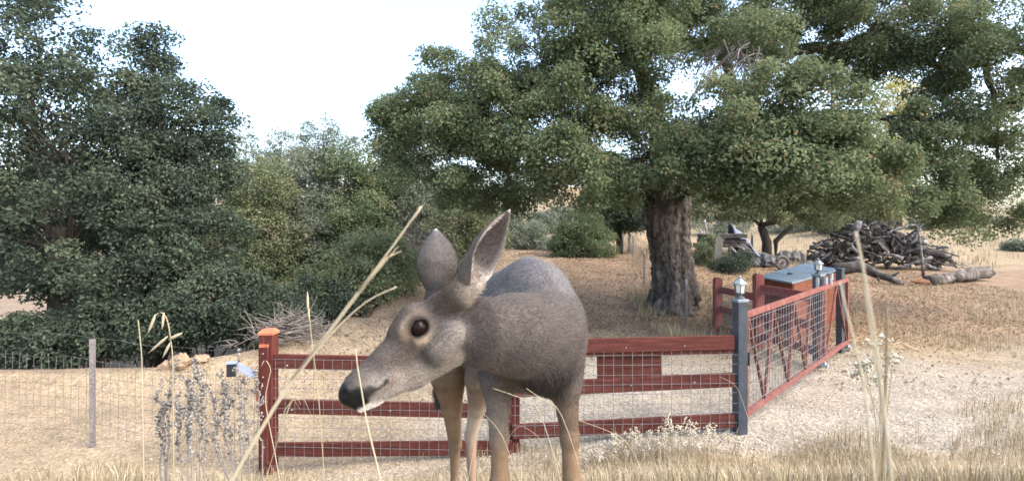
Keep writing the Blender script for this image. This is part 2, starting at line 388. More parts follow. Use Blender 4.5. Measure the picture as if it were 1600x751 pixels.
# the big oak by the drive ------------------------------------------------
ob = P(1046, 488, 12.4)
ot = np.array([P(1058, 489, 12.4), P(1052, 450, 12.4), P(1048, 410, 12.4), P(1044, 370, 12.4), P(1040, 330, 12.4), P(1046, 290, 12.5)])
OAK_LIMBS = [bez(*a, 12) for a in (
    (P(1060, 300, 12.5), P(1150, 230, 12.6), P(1200, 90, 12.6)), (P(1200, 90, 12.6), P(1215, 30, 12.6), P(1140, -60, 12.6)),
    (P(1198, 100, 12.6), P(1260, 60, 12.4), P(1370, 80, 12)), (P(1370, 80, 12), P(1440, 110, 12), P(1540, 100, 11.3)),
    (P(1035, 300, 12.4), P(960, 230, 12), P(820, 235, 11.8)), (P(820, 235, 11.8), P(740, 220, 11.6), P(660, 215, 11.8)), (P(1150, 210, 12.6), P(1160, 160, 12.7), P(1120, 60, 12.8)),
    (P(1210, 190, 12.5), P(1290, 170, 12.3), P(1390, 185, 11.6)), (P(1040, 290, 12.4), P(1020, 150, 12), P(960, -20, 11.5)),
    (P(1000, 200, 12), P(930, 160, 11.4), P(850, 110, 11.2)), (P(1060, 300, 12.3), P(1110, 255, 10.8), P(1190, 235, 9.3)), (P(1190, 235, 9.3), P(1270, 220, 9.1), P(1380, 260, 9.4)), (P(1035, 290, 12.2), P(990, 250, 11), P(920, 250, 9.9)))]
OAK_LIMB_R = [(.30, .20), (.20, .10), (.16, .10), (.10, .05), (.26, .15), (.15, .07), (.15, .08), (.12, .07), (.22, .10), (.13, .07), (.22, .13), (.13, .05), (.2, .1)]
oak = make_tree('oak_tree', 'huge spreading live oak with thick furrowed trunk, branches reaching over the drive', ob[:2], ot,
    [.60, .47, .44, .45, .50, .48],
    lobes_px([(650, 200, 11.6, 75, 70), (620, 190, 12.0, 45, 45), (720, 130, 11.8, 90, 70), (700, 250, 11.2, 95, 80), (790, 290, 12.5, 85, 45, 1.6), (780, 190, 10.6, 90, 80),
              (850, 90, 11, 100, 90), (870, 200, 10.0, 95, 95), (925, 265, 9.6, 90, 62), (960, 120, 10.6, 110, 110), (1000, 30, 11.5, 120, 70),
              (950, 10, 10.5, 110, 60), (1020, 240, 11, 70, 75), (985, 290, 12, 60, 40),
              (1130, 210, 8.9, 95, 75), (1090, 245, 8.8, 65, 52), (1230, 190, 8.8, 120, 85), (1250, 245, 8.6, 150, 65), (1330, 245, 9.0, 85, 62), (1395, 285, 9.4, 48, 48), (1180, 290, 10.2, 110, 35, 1.0),
              (1120, 30, 12.5, 110, 60), (1250, 20, 12.5, 110, 55), (1370, 30, 12, 110, 75), (1465, 85, 11.5, 62, 70), (1320, 105, 12.5, 55, 45), (1480, 240, 11, 30, 85),
              (1540, 90, 11, 90, 130), (1560, 250, 11.5, 60, 70), (1180, 60, 10.5, 80, 40), (1415, 320, 10.5, 28, 32, .4), (1300, 285, 9.6, 70, 40), (1370, 300, 10.2, 40, 38, .6), (1500, 330, 11.5, 40, 40), (1448, 190, 10.6, 32, 50), (1450, 285, 10.8, 30, 50), (1540, 320, 12, 60, 50)]),
    440000, .070, 'leaf_oak', 11, barkmat='bark', clump=.42, per=340, limb_r=.07, gap=.10, shell=.38, anchors=np.concatenate([l[3:] for l in OAK_LIMBS]))
# rough furrowed bark on the trunk: push the trunk's skin in and out
tk = [c for c in oak.children if c.name.startswith('trunk')][0]
tb = MB(); nrow, nsid = 90, 90
zz = np.linspace(0, 1, nrow); cen = np.array([np.interp(zz, np.linspace(0, 1, 6), ot[:, k]) for k in range(3)]).T
rad = np.interp(zz, [0, .04, .12, .3, .5, .7, .85, 1], [.66, .58, .50, .455, .44, .46, .50, .47])
aa = np.linspace(0, 2 * np.pi, nsid, endpoint=False)
AA, ZZ = np.meshgrid(aa, zz)
ridge = np.abs(np.sin(AA * 9 + 2.2 * np.sin(ZZ * 9 + AA * 2) + 1.1 * np.sin(ZZ * 23 + AA * 5))) ** .6 * .085
ridge += .03 * np.sin(AA * 3 + ZZ * 5) + .02 * np.sin(AA * 5 - ZZ * 11) + .012 * np.random.default_rng(4).normal(size=AA.shape)
ridge *= 1 - .45 * (np.sin(ZZ * 75 + 4 * np.sin(AA * 7) + 3 * np.sin(AA * 3)) > .72)
RR = rad[:, None] + ridge - .03 + .22 * np.exp(-ZZ * 16) * (.6 + .6 * np.sin(AA * 5 + .7) + .4 * np.sin(AA * 3 + 2))
V = np.stack([cen[:, 0:1] + RR * np.cos(AA), cen[:, 1:2] + RR * np.sin(AA), np.broadcast_to(cen[:, 2:3], AA.shape)], -1).reshape(-1, 3)
i = np.arange(nrow - 1)[:, None] * nsid; j = np.arange(nsid)[None]; j2 = (j + 1) % nsid
tb.add(V, np.stack([i + j, i + j2, i + nsid + j2, i + nsid + j], -1).reshape(-1, 4))
tb.build('bark_skin', M['bark'], tk, smooth=True)
bl = MB(); rng = np.random.default_rng(9)                                     # burl at the foot, on the side of the post
for c, r in ((P(1082, 462, 12.25), (.17, .2, .27)), (P(1076, 430, 12.3), (.12, .15, .28))):
    u = np.linspace(0, np.pi, 12); v = np.linspace(0, 2 * np.pi, 16, endpoint=False); U, W = np.meshgrid(u, v, indexing='ij')
    k = 1 + .12 * np.sin(5 * U + 3 * W) + .08 * rng.normal(size=U.shape)
    V = c + np.stack([r[0] * k * np.sin(U) * np.cos(W), r[1] * k * np.sin(U) * np.sin(W), r[2] * k * np.cos(U)], -1)
    i = np.arange(11)[:, None] * 16; j = np.arange(16)[None]; j2 = (j + 1) % 16
    bl.add(V.reshape(-1, 3), np.stack([i + j, i + 16 + j, i + 16 + j2, i + j2], -1).reshape(-1, 4))
bl.build('burl', M['bark'], tk, smooth=True)
lm = MB(); rng = np.random.default_rng(21)                                    # heavy limbs seen inside the crown
for pts, (r0, r1) in zip(OAK_LIMBS, OAK_LIMB_R):
    pts = pts.copy(); pts[1:-1] += rng.normal(0, .04, (10, 3)); V, Q, T = tube(pts, np.linspace(r0, r1, 12) * rng.uniform(.9, 1.1, 12), 10); MB().add(V, Q, T).build('limb', M['bark_dark'], tk, smooth=True)
dt = MB()                                                                     # bare dead twigs hanging in the crown
for k in range(46):
    s = P(rng.uniform(1115, 1195), rng.uniform(60, 105), rng.uniform(9.6, 10.4)); e = s + [rng.normal(0, .45), rng.normal(0, .3), -rng.uniform(.5, 1.6)]
    m_ = (s + e) / 2 + [rng.normal(0, .25), rng.normal(0, .2), .25]
    V, Q, T = tube(bez(s, m_, e, 7), np.linspace(.016, .004, 7), 4); dt.add(V, Q, T)
    pts = bez(s, m_, e, 7)
    for q in range(5):
        a_ = pts[rng.integers(2, 6)]; V, Q = bars(a_, a_ + rng.normal(0, .2, 3) - [0, 0, .12], .006, .002, 3); dt.add(V, Q)
dt.build('dead_twigs', M['twig'], oak)

# trees in the gully on the far side of the drive ---------------------------
def gully_tree(name, label, px, d, lob, n, size, lm_, seed, bpx=None, tr=.12, **kw):
    L = lobes_px(lob); c = L[0][0]
    b = P(bpx or px, 400, d)[:2]; bz = float(H(*b))
    tp = [np.array([b[0], b[1], bz]), np.array([b[0] + .1, b[1], bz + .8]), np.array([(b[0] * 2 + c[0]) / 3, (b[1] * 2 + c[1]) / 3, bz * .55 + c[2] * .45]), np.array([(b[0] + c[0]) / 2, (b[1] + c[1]) / 2, bz * .3 + c[2] * .7])]
    return make_tree(name, label, b, tp, np.array([1.25, 1, .85, .7]) * tr, L, int(n * .8), size * 1.09, lm_, seed, group='trees in the gully', **kw)
gully_tree('oak_tree', 'tall dark oak at the gully rim beyond the wire fence', 235, 11,
    [(250, 190, 11, 75, 75), (235, 95, 11.5, 42, 60), (325, 190, 11.3, 42, 60), (250, 300, 10.6, 100, 85), (310, 390, 10.6, 65, 80), (235, 430, 10.2, 85, 75), (200, 240, 11.5, 60, 110), (300, 260, 11, 60, 60)],
    92000, .068, 'leaf_dark', 31, tr=.2, clump=.40, per=170, gap=.2, shell=.3)
gully_tree('oak_tree', 'dark oak left of the rim oak, over the sagging wire', 90, 10.5,
    [(100, 200, 10.5, 110, 120), (60, 60, 11, 90, 90), (90, 370, 10.2, 110, 110), (-10, 250, 10.5, 90, 200), (130, 470, 10, 90, 60)],
    64000, .075, 'leaf_dark', 32, tr=.2, clump=.42, per=170, gap=.15)
gully_tree('scrub_tree', 'broad dark scrub tree standing low behind the rim oak', 150, 15, [(60, 380, 15, 90, 80), (180, 400, 15, 90, 80), (290, 400, 15.5, 70, 80), (-40, 360, 15, 70, 100), (230, 320, 16, 70, 60), (100, 300, 16, 90, 60)], 60000, .09, 'leaf_dark', 30, tr=.15, clump=.5, per=150)
gully_tree('scrub_tree', 'yellowish green scrub tree beside the dark rim oak', 400, 15,
    [(400, 300, 15, 55, 60), (375, 380, 14.5, 55, 70), (430, 390, 15, 50, 70), (410, 470, 14, 70, 60)], 52000, .075, 'leaf_mid', 33, clump=.44, per=150, gap=.2)
gully_tree('scrub_tree', 'pale grey-green scrub tree with thin dark stem in the gully', 475, 16.5,
    [(470, 290, 16.5, 52, 60), (500, 370, 16, 55, 70), (450, 440, 15.5, 55, 60)], 46000, .08, 'leaf_grey', 34, clump=.42, per=120, gap=.12)
gully_tree('scrub_tree', 'light green round scrub tree behind the brush heap', 545, 17,
    [(545, 290, 17, 50, 60), (560, 370, 16, 60, 65), (590, 300, 17.5, 40, 60)], 44000, .08, 'leaf_fresh', 35, clump=.48, per=140, gap=.18)
gully_tree('scrub_tree', 'olive green low scrub tree rising over the sandy drive', 560, 13,
    [(560, 420, 13, 70, 60), (520, 460, 12.5, 60, 50), (610, 420, 13.5, 40, 60), (470, 490, 12, 60, 45)], 50000, .068, 'leaf_mid', 36, clump=.34, per=130, gap=.08)
gully_tree('scrub_tree', 'dark green shrub under the rim oak, above the tan rock', 330, 10.5,
    [(330, 470, 10.2, 75, 60), (390, 490, 10.6, 55, 45), (260, 500, 9.8, 60, 40)], 40000, .062, 'leaf_dark', 37, tr=.07, clump=.3, per=130)
gully_tree('scrub_tree', 'pale hazy green tree between the scrub and the big oak', 640, 19,
    [(630, 270, 19, 48, 60), (650, 340, 18, 50, 60), (610, 350, 18, 40, 60), (670, 300, 19, 40, 50)], 44000, .085, 'leaf_grey', 38, clump=.45, per=110, gap=.08)
gully_tree('scrub_tree', 'green leafy tree just behind the deer\'s ears', 720, 17,
    [(720, 350, 17, 45, 40), (690, 390, 16.5, 35, 45), (750, 360, 18, 45, 40)], 30000, .075, 'leaf_mid', 39, clump=.38, per=120, gap=.1)
gully_tree('dead_shrub', 'bare grey twiggy shrub at the bend of the path', 670, 15.5,
    [(660, 410, 15.5, 45, 45), (690, 430, 16, 35, 35)], 4500, .06, 'leaf_grey', 40, tr=.05, clump=.5, per=25, bare=120, cat='shrub')
for k, (px, py, s_, lb) in enumerate(((505, 205, 1.0, 'tallest thin-topped tree on the gully skyline'), (440, 222, .8, 'wispy thin-topped tree on the skyline above the grey-green scrub'), (385, 228, .7, 'wispy thin-topped tree on the skyline next to the dark rim oak'))):
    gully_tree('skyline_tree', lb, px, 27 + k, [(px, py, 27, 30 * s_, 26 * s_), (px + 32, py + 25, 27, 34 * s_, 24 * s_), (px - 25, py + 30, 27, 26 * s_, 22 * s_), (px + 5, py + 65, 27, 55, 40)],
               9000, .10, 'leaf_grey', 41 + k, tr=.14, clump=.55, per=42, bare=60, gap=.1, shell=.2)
for k, (px, py, d, lb) in enumerate(((40, 540, 9.5, 'low dark shrub at the far end of the wire fence'), (140, 530, 9.6, 'low dark shrub left of the tan rock under the oak'), (230, 520, 9.8, 'low leafy shrub on the rim right behind the tan rock'), (420, 505, 10.6, 'low shrub rising behind the heap of cut brush'), (500, 480, 11.8, 'low shrub at the sandy rim where the drive bends'))):
    gully_tree('shrub', lb, px, d, [(px, py - 12, d, 60, 34), (px + 35, py - 5, d + .3, 40, 28), (px - 30, py + 5, d - .2, 45, 28)], 15000, .06, 'leaf_dark', 71 + k, tr=.04, clump=.26, per=110, cat='shrub')
# bushes and trees up the path and behind the junk -------------------------
def bush(name, label, px, py, d, lob, n, size, lm_, seed, tr=.05, cat='bush', **kw):
    L = lobes_px(lob); b = P(px, py, d)[:2]; bz = float(H(*b)); c = L[0][0]
    tp = [np.array([b[0], b[1], bz]), np.array([b[0], b[1], bz + (c[2] - bz) * .3]), np.array([(b[0] + c[0]) / 2, (b[1] + c[1]) / 2, bz + (c[2] - bz) * .6])]
    return make_tree(name, label, b, tp, np.array([1.2, 1, .8]) * tr, L, n, size, lm_, seed, cat=cat, **kw)
bush('bush', 'fresh green round bush at the top of the leafy path', 912, 420, 20, [(905, 370, 20, 38, 38), (930, 385, 19.6, 32, 32), (890, 390, 19.8, 28, 28), (935, 355, 20.4, 28, 26)], 30000, .075, 'leaf_fresh', 51, clump=.3, per=120)
bush('bush', 'pale green bush behind the deer\'s back, below the far slope', 825, 400, 25, [(820, 375, 25, 38, 30), (850, 390, 24.5, 25, 20), (800, 350, 26, 30, 30)], 18000, .09, 'leaf_grey', 52, clump=.45, per=90)
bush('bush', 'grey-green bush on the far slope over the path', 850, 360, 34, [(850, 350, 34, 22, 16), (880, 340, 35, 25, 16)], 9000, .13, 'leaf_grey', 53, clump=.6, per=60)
bush('small_oak', 'small dark oak with thin trunk beside the white fence post', 968, 410, 21, [(965, 325, 21, 38, 40), (935, 320, 21, 30, 25), (990, 335, 20.5, 25, 25)], 26000, .08, 'leaf_dark', 54, tr=.13, cat='tree', clump=.36, per=120)
bush('small_oak', 'small dark-leaved tree with forked leaning trunks behind the junk row', 1198, 388, 20, [(1180, 320, 20, 60, 28), (1120, 315, 20.5, 55, 30), (1250, 325, 19.5, 60, 28), (1295, 332, 20.5, 40, 24), (1330, 322, 22, 36, 26)], 36000, .08, 'leaf_mid', 55, tr=.17, cat='tree', clump=.38, per=120)
bush('small_oak', 'thin second tree leaning right over the wood heap', 1212, 390, 20.4, [(1270, 312, 22.5, 60, 30), (1330, 305, 23.5, 50, 26), (1210, 305, 21, 40, 20), (1385, 318, 24.5, 30, 26)], 26000, .08, 'leaf_dark', 56, tr=.10, cat='tree', clump=.38, per=120)
bush('shrub', 'low dark shrub growing against the upright grey board', 1148, 432, 16.5, [(1146, 415, 16.5, 22, 15), (1130, 420, 16.6, 14, 12), (1160, 405, 16.8, 12, 12)], 9000, .055, 'leaf_dark', 57, tr=.03, clump=.2, per=90, cat='shrub')
bush('shrub', 'leafy shrub between the oak trunk and the junk row', 1105, 420, 17.5, [(1098, 400, 17.5, 12, 22), (1110, 385, 17.8, 12, 18)], 5000, .06, 'leaf_mid', 58, tr=.03, clump=.2, per=80, cat='shrub')
bush('small_oak', 'bushy dark oak closing the view right behind the wood heap', 1330, 395, 26, [(1325, 330, 26, 45, 30), (1290, 345, 26, 30, 20), (1365, 345, 26, 30, 22), (1340, 300, 26.5, 40, 24)], 22000, .09, 'leaf_dark', 60, tr=.15, cat='tree', clump=.42, per=120)
bush('sunlit_tree', 'tree with yellow sunlight put into its leaf colour, seen through a gap in the oak crown', 1402, 380, 42, [(1402, 165, 42, 36, 45), (1385, 210, 42, 34, 40), (1425, 205, 42, 30, 45), (1395, 270, 42, 26, 40)], 16000, .16, 'leaf_sunlit', 59, tr=.3, cat='tree', clump=.8, per=70)
for k, (px, py, d, rx) in enumerate(((1310, 345, 38, 40), (1345, 352, 36, 30), (1120, 352, 40, 50), (1010, 350, 45, 30), (760, 330, 46, 60), (1230, 352, 42, 40))):
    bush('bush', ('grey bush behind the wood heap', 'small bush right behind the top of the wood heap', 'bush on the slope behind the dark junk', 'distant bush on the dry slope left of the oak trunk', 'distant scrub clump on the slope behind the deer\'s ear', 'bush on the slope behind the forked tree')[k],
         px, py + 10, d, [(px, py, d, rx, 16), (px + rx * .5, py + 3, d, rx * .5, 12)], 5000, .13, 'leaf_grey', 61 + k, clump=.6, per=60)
for k, (px, py, d, rx) in enumerate(((1438, 352, 40, 20), (1490, 348, 46, 26), (1555, 350, 44, 24), (1590, 385, 30, 18))):
    bush('bush', ('small grey scrub on the pale hill above the split log', 'wide grey scrub high on the pale dry hill', 'round grey scrub on the shoulder of the pale hill', 'lone grey bush low on the dry hill past the split log')[k], px, py + 8, d, [(px, py, d, rx, 9), (px + rx * .6, py + 2, d, rx * .5, 7)], 2600, .13, 'leaf_grey', 171 + k, clump=.4, per=60)

# ------------------------------------------------------------------ front fence
def gz(p): return float(H(p[0], p[1]))
FL = np.array([-2.81, 5.45, 0]); FM = np.array([-.262, 5.34, 0]); FR = np.array([2.05, 5.42, 0])     # posts: end, middle, lantern
up = np.array([0, 0, 1.0])
def wire_grid(a, b, zt, zb, pitch, r, off, drop=0.0):
    """welded mesh between two points; pitch apart, off = shift towards the viewer"""
    a = np.asarray(a, float) + off; b = np.asarray(b, float) + off; L = np.linalg.norm((b - a)[:2]); m = MB(); rng = np.random.default_rng(int(L * 1000))
    n = int(L / pitch); A, B = [], []
    for k in range(n + 1):
        p = a + (b - a) * min(1, (k + .3) * pitch / L); q = p + rng.normal(0, .003, 3)
        A.append([p[0], p[1], zb]); B.append([q[0], q[1], zt])
    for z in np.arange(zb + .03, zt, pitch):
        j = rng.normal(0, .003); A.append([a[0], a[1], z + j]); B.append([b[0], b[1], z + j + rng.normal(0, .004)])
    V, Q = bars(A, B, r); m.add(V, Q); return m

def screws(parent, pts, r=.008):
    for p in pts:
        V, Q, T = tube([np.asarray(p) + [0, .01, 0], np.asarray(p) + [0, -.012, 0]], [r, r * .8], 6)
        MB().add(V, Q, T).build('screw', M['galvlight'], parent)

fence = thing('rail_fence', (FM[0], FM[1], gz(FM)), 'red stained wooden rail fence with welded wire mesh along the drive', 'fence')
def wood_post(parent, p, top, s, capped, m='redpost'):
    z0 = gz(p) - .1
    V, Q = box((p[0], p[1], z0), s, s, top - z0); o = MB().add(V, Q).build('post', M[m], parent, bevel=.008)
    if capped:                                                     # chamfered cap with a small board below it
        h = s / 2 * 1.08; c = np.array([p[0], p[1], top])
        V = [c + [x * h, y * h, z] for z in (.001, .022) for x, y in ((-1, -1), (1, -1), (1, 1), (-1, 1))] + [c + [x * h * .62, y * h * .62, .055] for x, y in ((-1, -1), (1, -1), (1, 1), (-1, 1))]
        Q = [[0, 3, 2, 1], [8, 9, 10, 11]] + [[a + k, a + (k + 1) % 4, a + 4 + (k + 1) % 4, a + 4 + k] for a in (0, 4) for k in range(4)]
        MB().add(V, Q).build('post_cap', M['capwood'], o)
    return o
po = wood_post(fence, FL, 1.02, .142, True)
fb = MB().add(*box((FL[0] - .005, FL[1] - .084, -.3), .088, .024, 1.2)).build('batten', M['redpost'], po, bevel=.004)
fb2 = MB().add(*box((FL[0] - .005, FL[1] - .086, .902), .088, .03, .028)).build('batten_top', M['capwood'], po)
screws(po, [(FL[0] - .005, FL[1] - .10, z) for z in (.84, .60, .40, .20)])
wood_post(fence, FM + [0, .07, 0], .62, .15, False)
def rail(parent, a, b, za, zb, h=.145, t=.038, m='redwood', sh=(0, 0, 0), bev=.005):
    V, Q = obox([a[0], a[1], za - h / 2], [b[0], b[1], zb - h / 2], t, h, shift=sh)
    return MB().add(V, Q).build('rail', M[m], parent, bevel=bev)
sh = (0, -.028, 0)
Lg = FL + [.072, 0, 0]; Mm = FM + [-.004, 0, 0]; Mr = FM + [.004, 0, 0]; Rr = FR + [-.02, 0, 0]
for za, zb in ((.82, .80), (.35, .335), (-.10, -.03)): rail(fence, Lg, Mm, za, zb, sh=sh)
for za, zb in ((.985, 1.02), (.555, .635), (.13, .215)): rail(fence, Mr, Rr, za, zb, sh=sh)
rail(fence, Mr + [0, .022, 0], Rr + [0, .022, 0], .845, .88, h=.05, sh=sh)
wire_grid(Lg, Mm, .775, -.36, .1, .0024, (0, -.054, 0)).build('wire_mesh', M['galv'], fence)['kind'] = 'stuff'
wire_grid(Mr, Rr + [.04, 0, 0], .865, .0, .1, .0024, (0, -.054, 0)).build('wire_mesh', M['galv'], fence)['kind'] = 'stuff'
# dark red board between the upper rails
pb = MB().add(*obox([.615, 5.40, .70], [1.285, 5.42, .715], .022, .33)).build('panel_board', M['redwood'], fence, bevel=.003)
for k, x in enumerate((.7, 1.2)): screws(pb, [(x, 5.382, .83)])
screws(fence, [(x, 5.31, z) for x, z in ((-2.55, .73), (-1.7, .74), (-.9, .74), (-2.5, .28), (-1.5, .27), (.15, .5), (.95, .53), (1.6, .56), (.9, .91), (1.5, .93), (.3, .1), (1.95, .15))], .007)

# sensor box on a metal arm at the end post
sb = thing('sensor_arm', (FL[0] - .13, FL[1] - .02, .33), 'black box on a blue-grey metal arm screwed to the end fence post', 'sensor')
MB().add(*box((FL[0] - .094, FL[1], .33), .04, .09, .30)).build('mount_block', M['capwood'], sb, bevel=.005)
V, Q = obox([FL[0] - .115, FL[1] - .03, .60], [FL[0] - .27, FL[1] - .16, .745], .012, .075); MB().add(V, Q).build('arm', M['bluegrey'], sb, bevel=.002)
V, Q = box((FL[0] - .285, FL[1] - .17, .63), .085, .07, .13, .3); bx_ = MB().add(V, Q).build('housing', M['black'], sb, bevel=.008)
V, Q = box((FL[0] - .285, FL[1] - .17, .762), .10, .085, .012, .3); MB().add(V, Q).build('lid', M['bluegrey'], bx_)

# ------------------------------------------------------------------ lantern posts
def lantern(parent, c, s=1.0):
    """small carriage lantern; c = underside centre"""
    c = np.asarray(c, float); L = MB()
    V, Q, T = tube([c, c + [0, 0, .02 * s], c + [0, 0, .022 * s], c + [0, 0, .045 * s]], [.042 * s, .04 * s, .024 * s, .02 * s], 12)
    ln = MB().add(V, Q, T).build('lantern', M['lanterndark'], parent, smooth=False)
    def frus(z0, r0, z1, r1, sides=6):
        V, Q, T = tube([c + [0, 0, z0 * s], c + [0, 0, z1 * s]], [r0 * s, r1 * s], sides, twist=.3); return V, Q, T
    MB().add(*frus(.045, .045, .058, .050)).build('lantern_base', M['lanterndark'], ln)
    MB().add(*frus(.058, .040, .138, .052)).build('glass', M['frost'], ln)
    a = np.linspace(0, 2 * np.pi, 6, endpoint=False) + .3
    for q in a:                                                          # six glazing bars
        d0 = np.array([math.cos(q), math.sin(q), 0])
        e0, e1 = c + d0 * .043 * s + [0, 0, .057 * s], c + d0 * .056 * s + [0, 0, .139 * s]
        t_ = tube([e0, e1], [.0045 * s] * 2, 4); MB().add(*t_).build('glazing_bar', M['lanterndark'], ln)
    rf = MB().add(*frus(.138, .072, .148, .070)); V, Q, T = tube([c + [0, 0, .148 * s], c + [0, 0, .175 * s], c + [0, 0, .188 * s]], [.068 * s, .034 * s, .024 * s], 6, twist=.3); rf.add(V, Q, T)
    rf.build('lantern_roof', M['lantern'], ln)
    V, Q, T = tube([c + [0, 0, z * s] for z in (.188, .195, .203, .212, .220)], np.array([.008, .014, .015, .010, .002]) * s, 8); MB().add(V, Q, T).build('finial', M['lantern'], ln, smooth=True)
    return ln
def steel_post(p, top, s, label, rz=0, lamp=True):
    z0 = gz(p) - .1
    t = thing('lantern_post' if lamp else 'steel_post', (p[0], p[1], z0 + .1), label, 'post')
    po = MB().add(*box((p[0], p[1], z0), s, s, top - z0, rz)).build('post', M['steel'], t, bevel=.006)
    MB().add(*box((p[0], p[1], top + .002), s * 1.18, s * 1.18, .03, rz)).build('post_cap', M['lantern' if lamp else 'steel'], po, bevel=.005)
    if lamp: lantern(t, (p[0], p[1], top + .033), 1.1)
    return t
lp = steel_post(FR + [.052, 0, 0], 1.36, .112, 'charcoal steel post with lantern where the rail fence meets the gate', .25)
V, Q = box((FR[0] + .135, FR[1] + .04, .93), .045, .05, .16, .25); MB().add(V, Q).build('latch_plate', M['rustdark'], lp, bevel=.004)
V, Q = box((FR[0] + .14, FR[1] - .01, .70), .018, .02, .14, .25); MB().add(V, Q).build('latch_bolt', M['black'], lp, bevel=.004)
LP2 = np.array([4.28, 7.95, 0])
steel_post(LP2, 1.36, .125, 'charcoal steel post with lantern rising behind the far part of the gate', .6)
LP3 = np.array([5.06, 8.72, 0])
sp = steel_post(LP3, 1.38, .10, 'dark steel catch post between the open gate tail and the cabinet', .6, lamp=False)

# ------------------------------------------------------------------ sliding gate
GA = np.array([2.19, 5.52, 0]); GB = np.array([5.26, 8.86, 0]); gd = (GB - GA) / np.linalg.norm(GB - GA)
gate = thing('sliding_gate', (GA[0], GA[1], .05), 'long rusty red sliding gate with zigzag braces and wire mesh', 'gate')
def gp(t, z): return GA + (GB - GA) * t + [0, 0, z]
def gbar(name, a, b, w_, h_, m='rust', upv=(0, 0, 1)):
    V, Q = obox(a, b, w_, h_, upv); return MB().add(V, Q).build(name, M[m], gate, bevel=.004)
gbar('top_rail', gp(0, 1.20), gp(1, 1.205), .05, .06); gbar('bottom_rail', gp(0, .155), gp(1, .155), .05, .06)
side = np.cross(gd, up)
for t in (0.007, .68, .995): gbar('upright', gp(t, .187), gp(t, 1.168), .048, .048, 'rust', side)
tops = (.02, .19, .365, .52, .665); bots = (.13, .315, .475, .62)
for k in range(4):
    for a, m_ in ((tops[k], 'rustdark'), (tops[k + 1], 'rust')):
        gbar('brace', gp(bots[k], .18), gp(a, 1.17), .028, .036, m_, side)
gbar('brace', gp(.70, .18), gp(.84, 1.17), .028, .034, 'rust', side); gbar('brace', gp(.84, 1.17), gp(.98, .18), .028, .034, 'rustdark', side); 
gm = MB()
A, B = [], []
Lg_ = np.linalg.norm(GB - GA) * .68
for k in range(int(Lg_ / .1)): q = (k + .5) * .1 / Lg_ * .68; A.append(gp(q, .17)); B.append(gp(q, 1.19))
for z in np.arange(.25, 1.18, .1): A.append(gp(0, z)); B.append(gp(.68, z))
V, Q = bars(A, B, .0026); V = V + np.array([gd[1], -gd[0], 0]) * .035
gm.add(V, Q).build('wire_mesh', M['galv'], gate)['kind'] = 'stuff'
def wheel(parent, c, r, wd, ax, m='galvlight'):
    c = np.asarray(c, float); ax = nrm(ax); V, Q, T = tube([c - ax * wd / 2, c - ax * wd * .1, c + ax * wd * .1, c + ax * wd / 2], [r, r * .75, r * .75, r], 14)
    return MB().add(V, Q, T).build('roller', M[m], parent, smooth=False)
for t in (.66, .98):
    c = gp(t, .07); f = MB().add(*box(c + [0, 0, -.02], .05, .09, .075, .8)).build('roller_bracket', M['galvlight'], gate, bevel=.004); wheel(f, c + [.05, -.03, 0], .045, .03, side)
rb = thing('roller_guide', gp(.74, 1.13), 'galvanised guide rollers gripping the gate top beside the far lantern post', 'roller')
MB().add(*box(gp(.72, 1.25) + np.array([-.07, .05, 0]), .22, .04, .05, .8)).build('bracket', M['galvlight'], rb, bevel=.004)
MB().add(*box(gp(.68, 1.17) + np.array([-.07, .05, 0]), .04, .04, .18, .8)).build('bracket', M['galvlight'], rb, bevel=.004)
for t, z in ((.70, 1.30), (.76, 1.26), (.77, 1.34)):
    c = gp(t, z); V, Q, T = tube([c + [0, 0, -.05], c + [0, 0, .05]], [.03, .03], 12); MB().add(V, Q, T).build('roller', M['galvlight'], rb)

# ------------------------------------------------------------------ faded red return fence behind the gate
P1 = np.array([3.52, 10.2, 0]); P2 = np.array([3.83, 9.05, 0])
rf = thing('rail_fence', (P2[0], P2[1], gz(P2)), 'faded red wooden fence with small mesh, behind the sliding gate', 'fence')
for p, tz in ((P1, 1.06), (P2, 1.25)):
    o = wood_post(rf, p, tz, .15, False, 'redfaded')
    h = .075; V = [np.array([p[0] + x * h, p[1] + y * h, tz + .001]) for x, y in ((-1, -1), (1, -1), (1, 1), (-1, 1))] + [np.array([p[0] + x * h * .6, p[1] + y * h * .6, tz + .035]) for x, y in ((-1, -1), (1, -1), (1, 1), (-1, 1))]
    MB().add(V, [[0, 3, 2, 1], [4, 5, 6, 7]] + [[k, (k + 1) % 4, 4 + (k + 1) % 4, 4 + k] for k in range(4)]).build('post_cap', M['redfaded'], o)
Q2 = LP2 + [-.03, .05, 0]
for z in (.93, .56, .19): rail(rf, P1 + [.03, -.076, 0], P2 + [-.02, .076, 0], z, z, .125, .038, 'redfaded')
for za, h in ((1.10, .15), (.66, .13), (.28, .13)): rail(rf, P2 + [.03, -.076, 0], Q2, za, za, h, .038, 'redfaded')
wire_grid(P1 + [0, -.08, 0], P2 + [0, .08, 0], .93, .08, .05, .0022, (-.03, 0, 0)).build('wire_mesh', M['oldwire'], rf)['kind'] = 'stuff'
wire_grid(P2 + [0, -.08, 0], Q2, 1.03, .1, .05, .0022, (-.035, -.01, 0)).build('wire_mesh', M['galv'], rf)['kind'] = 'stuff'

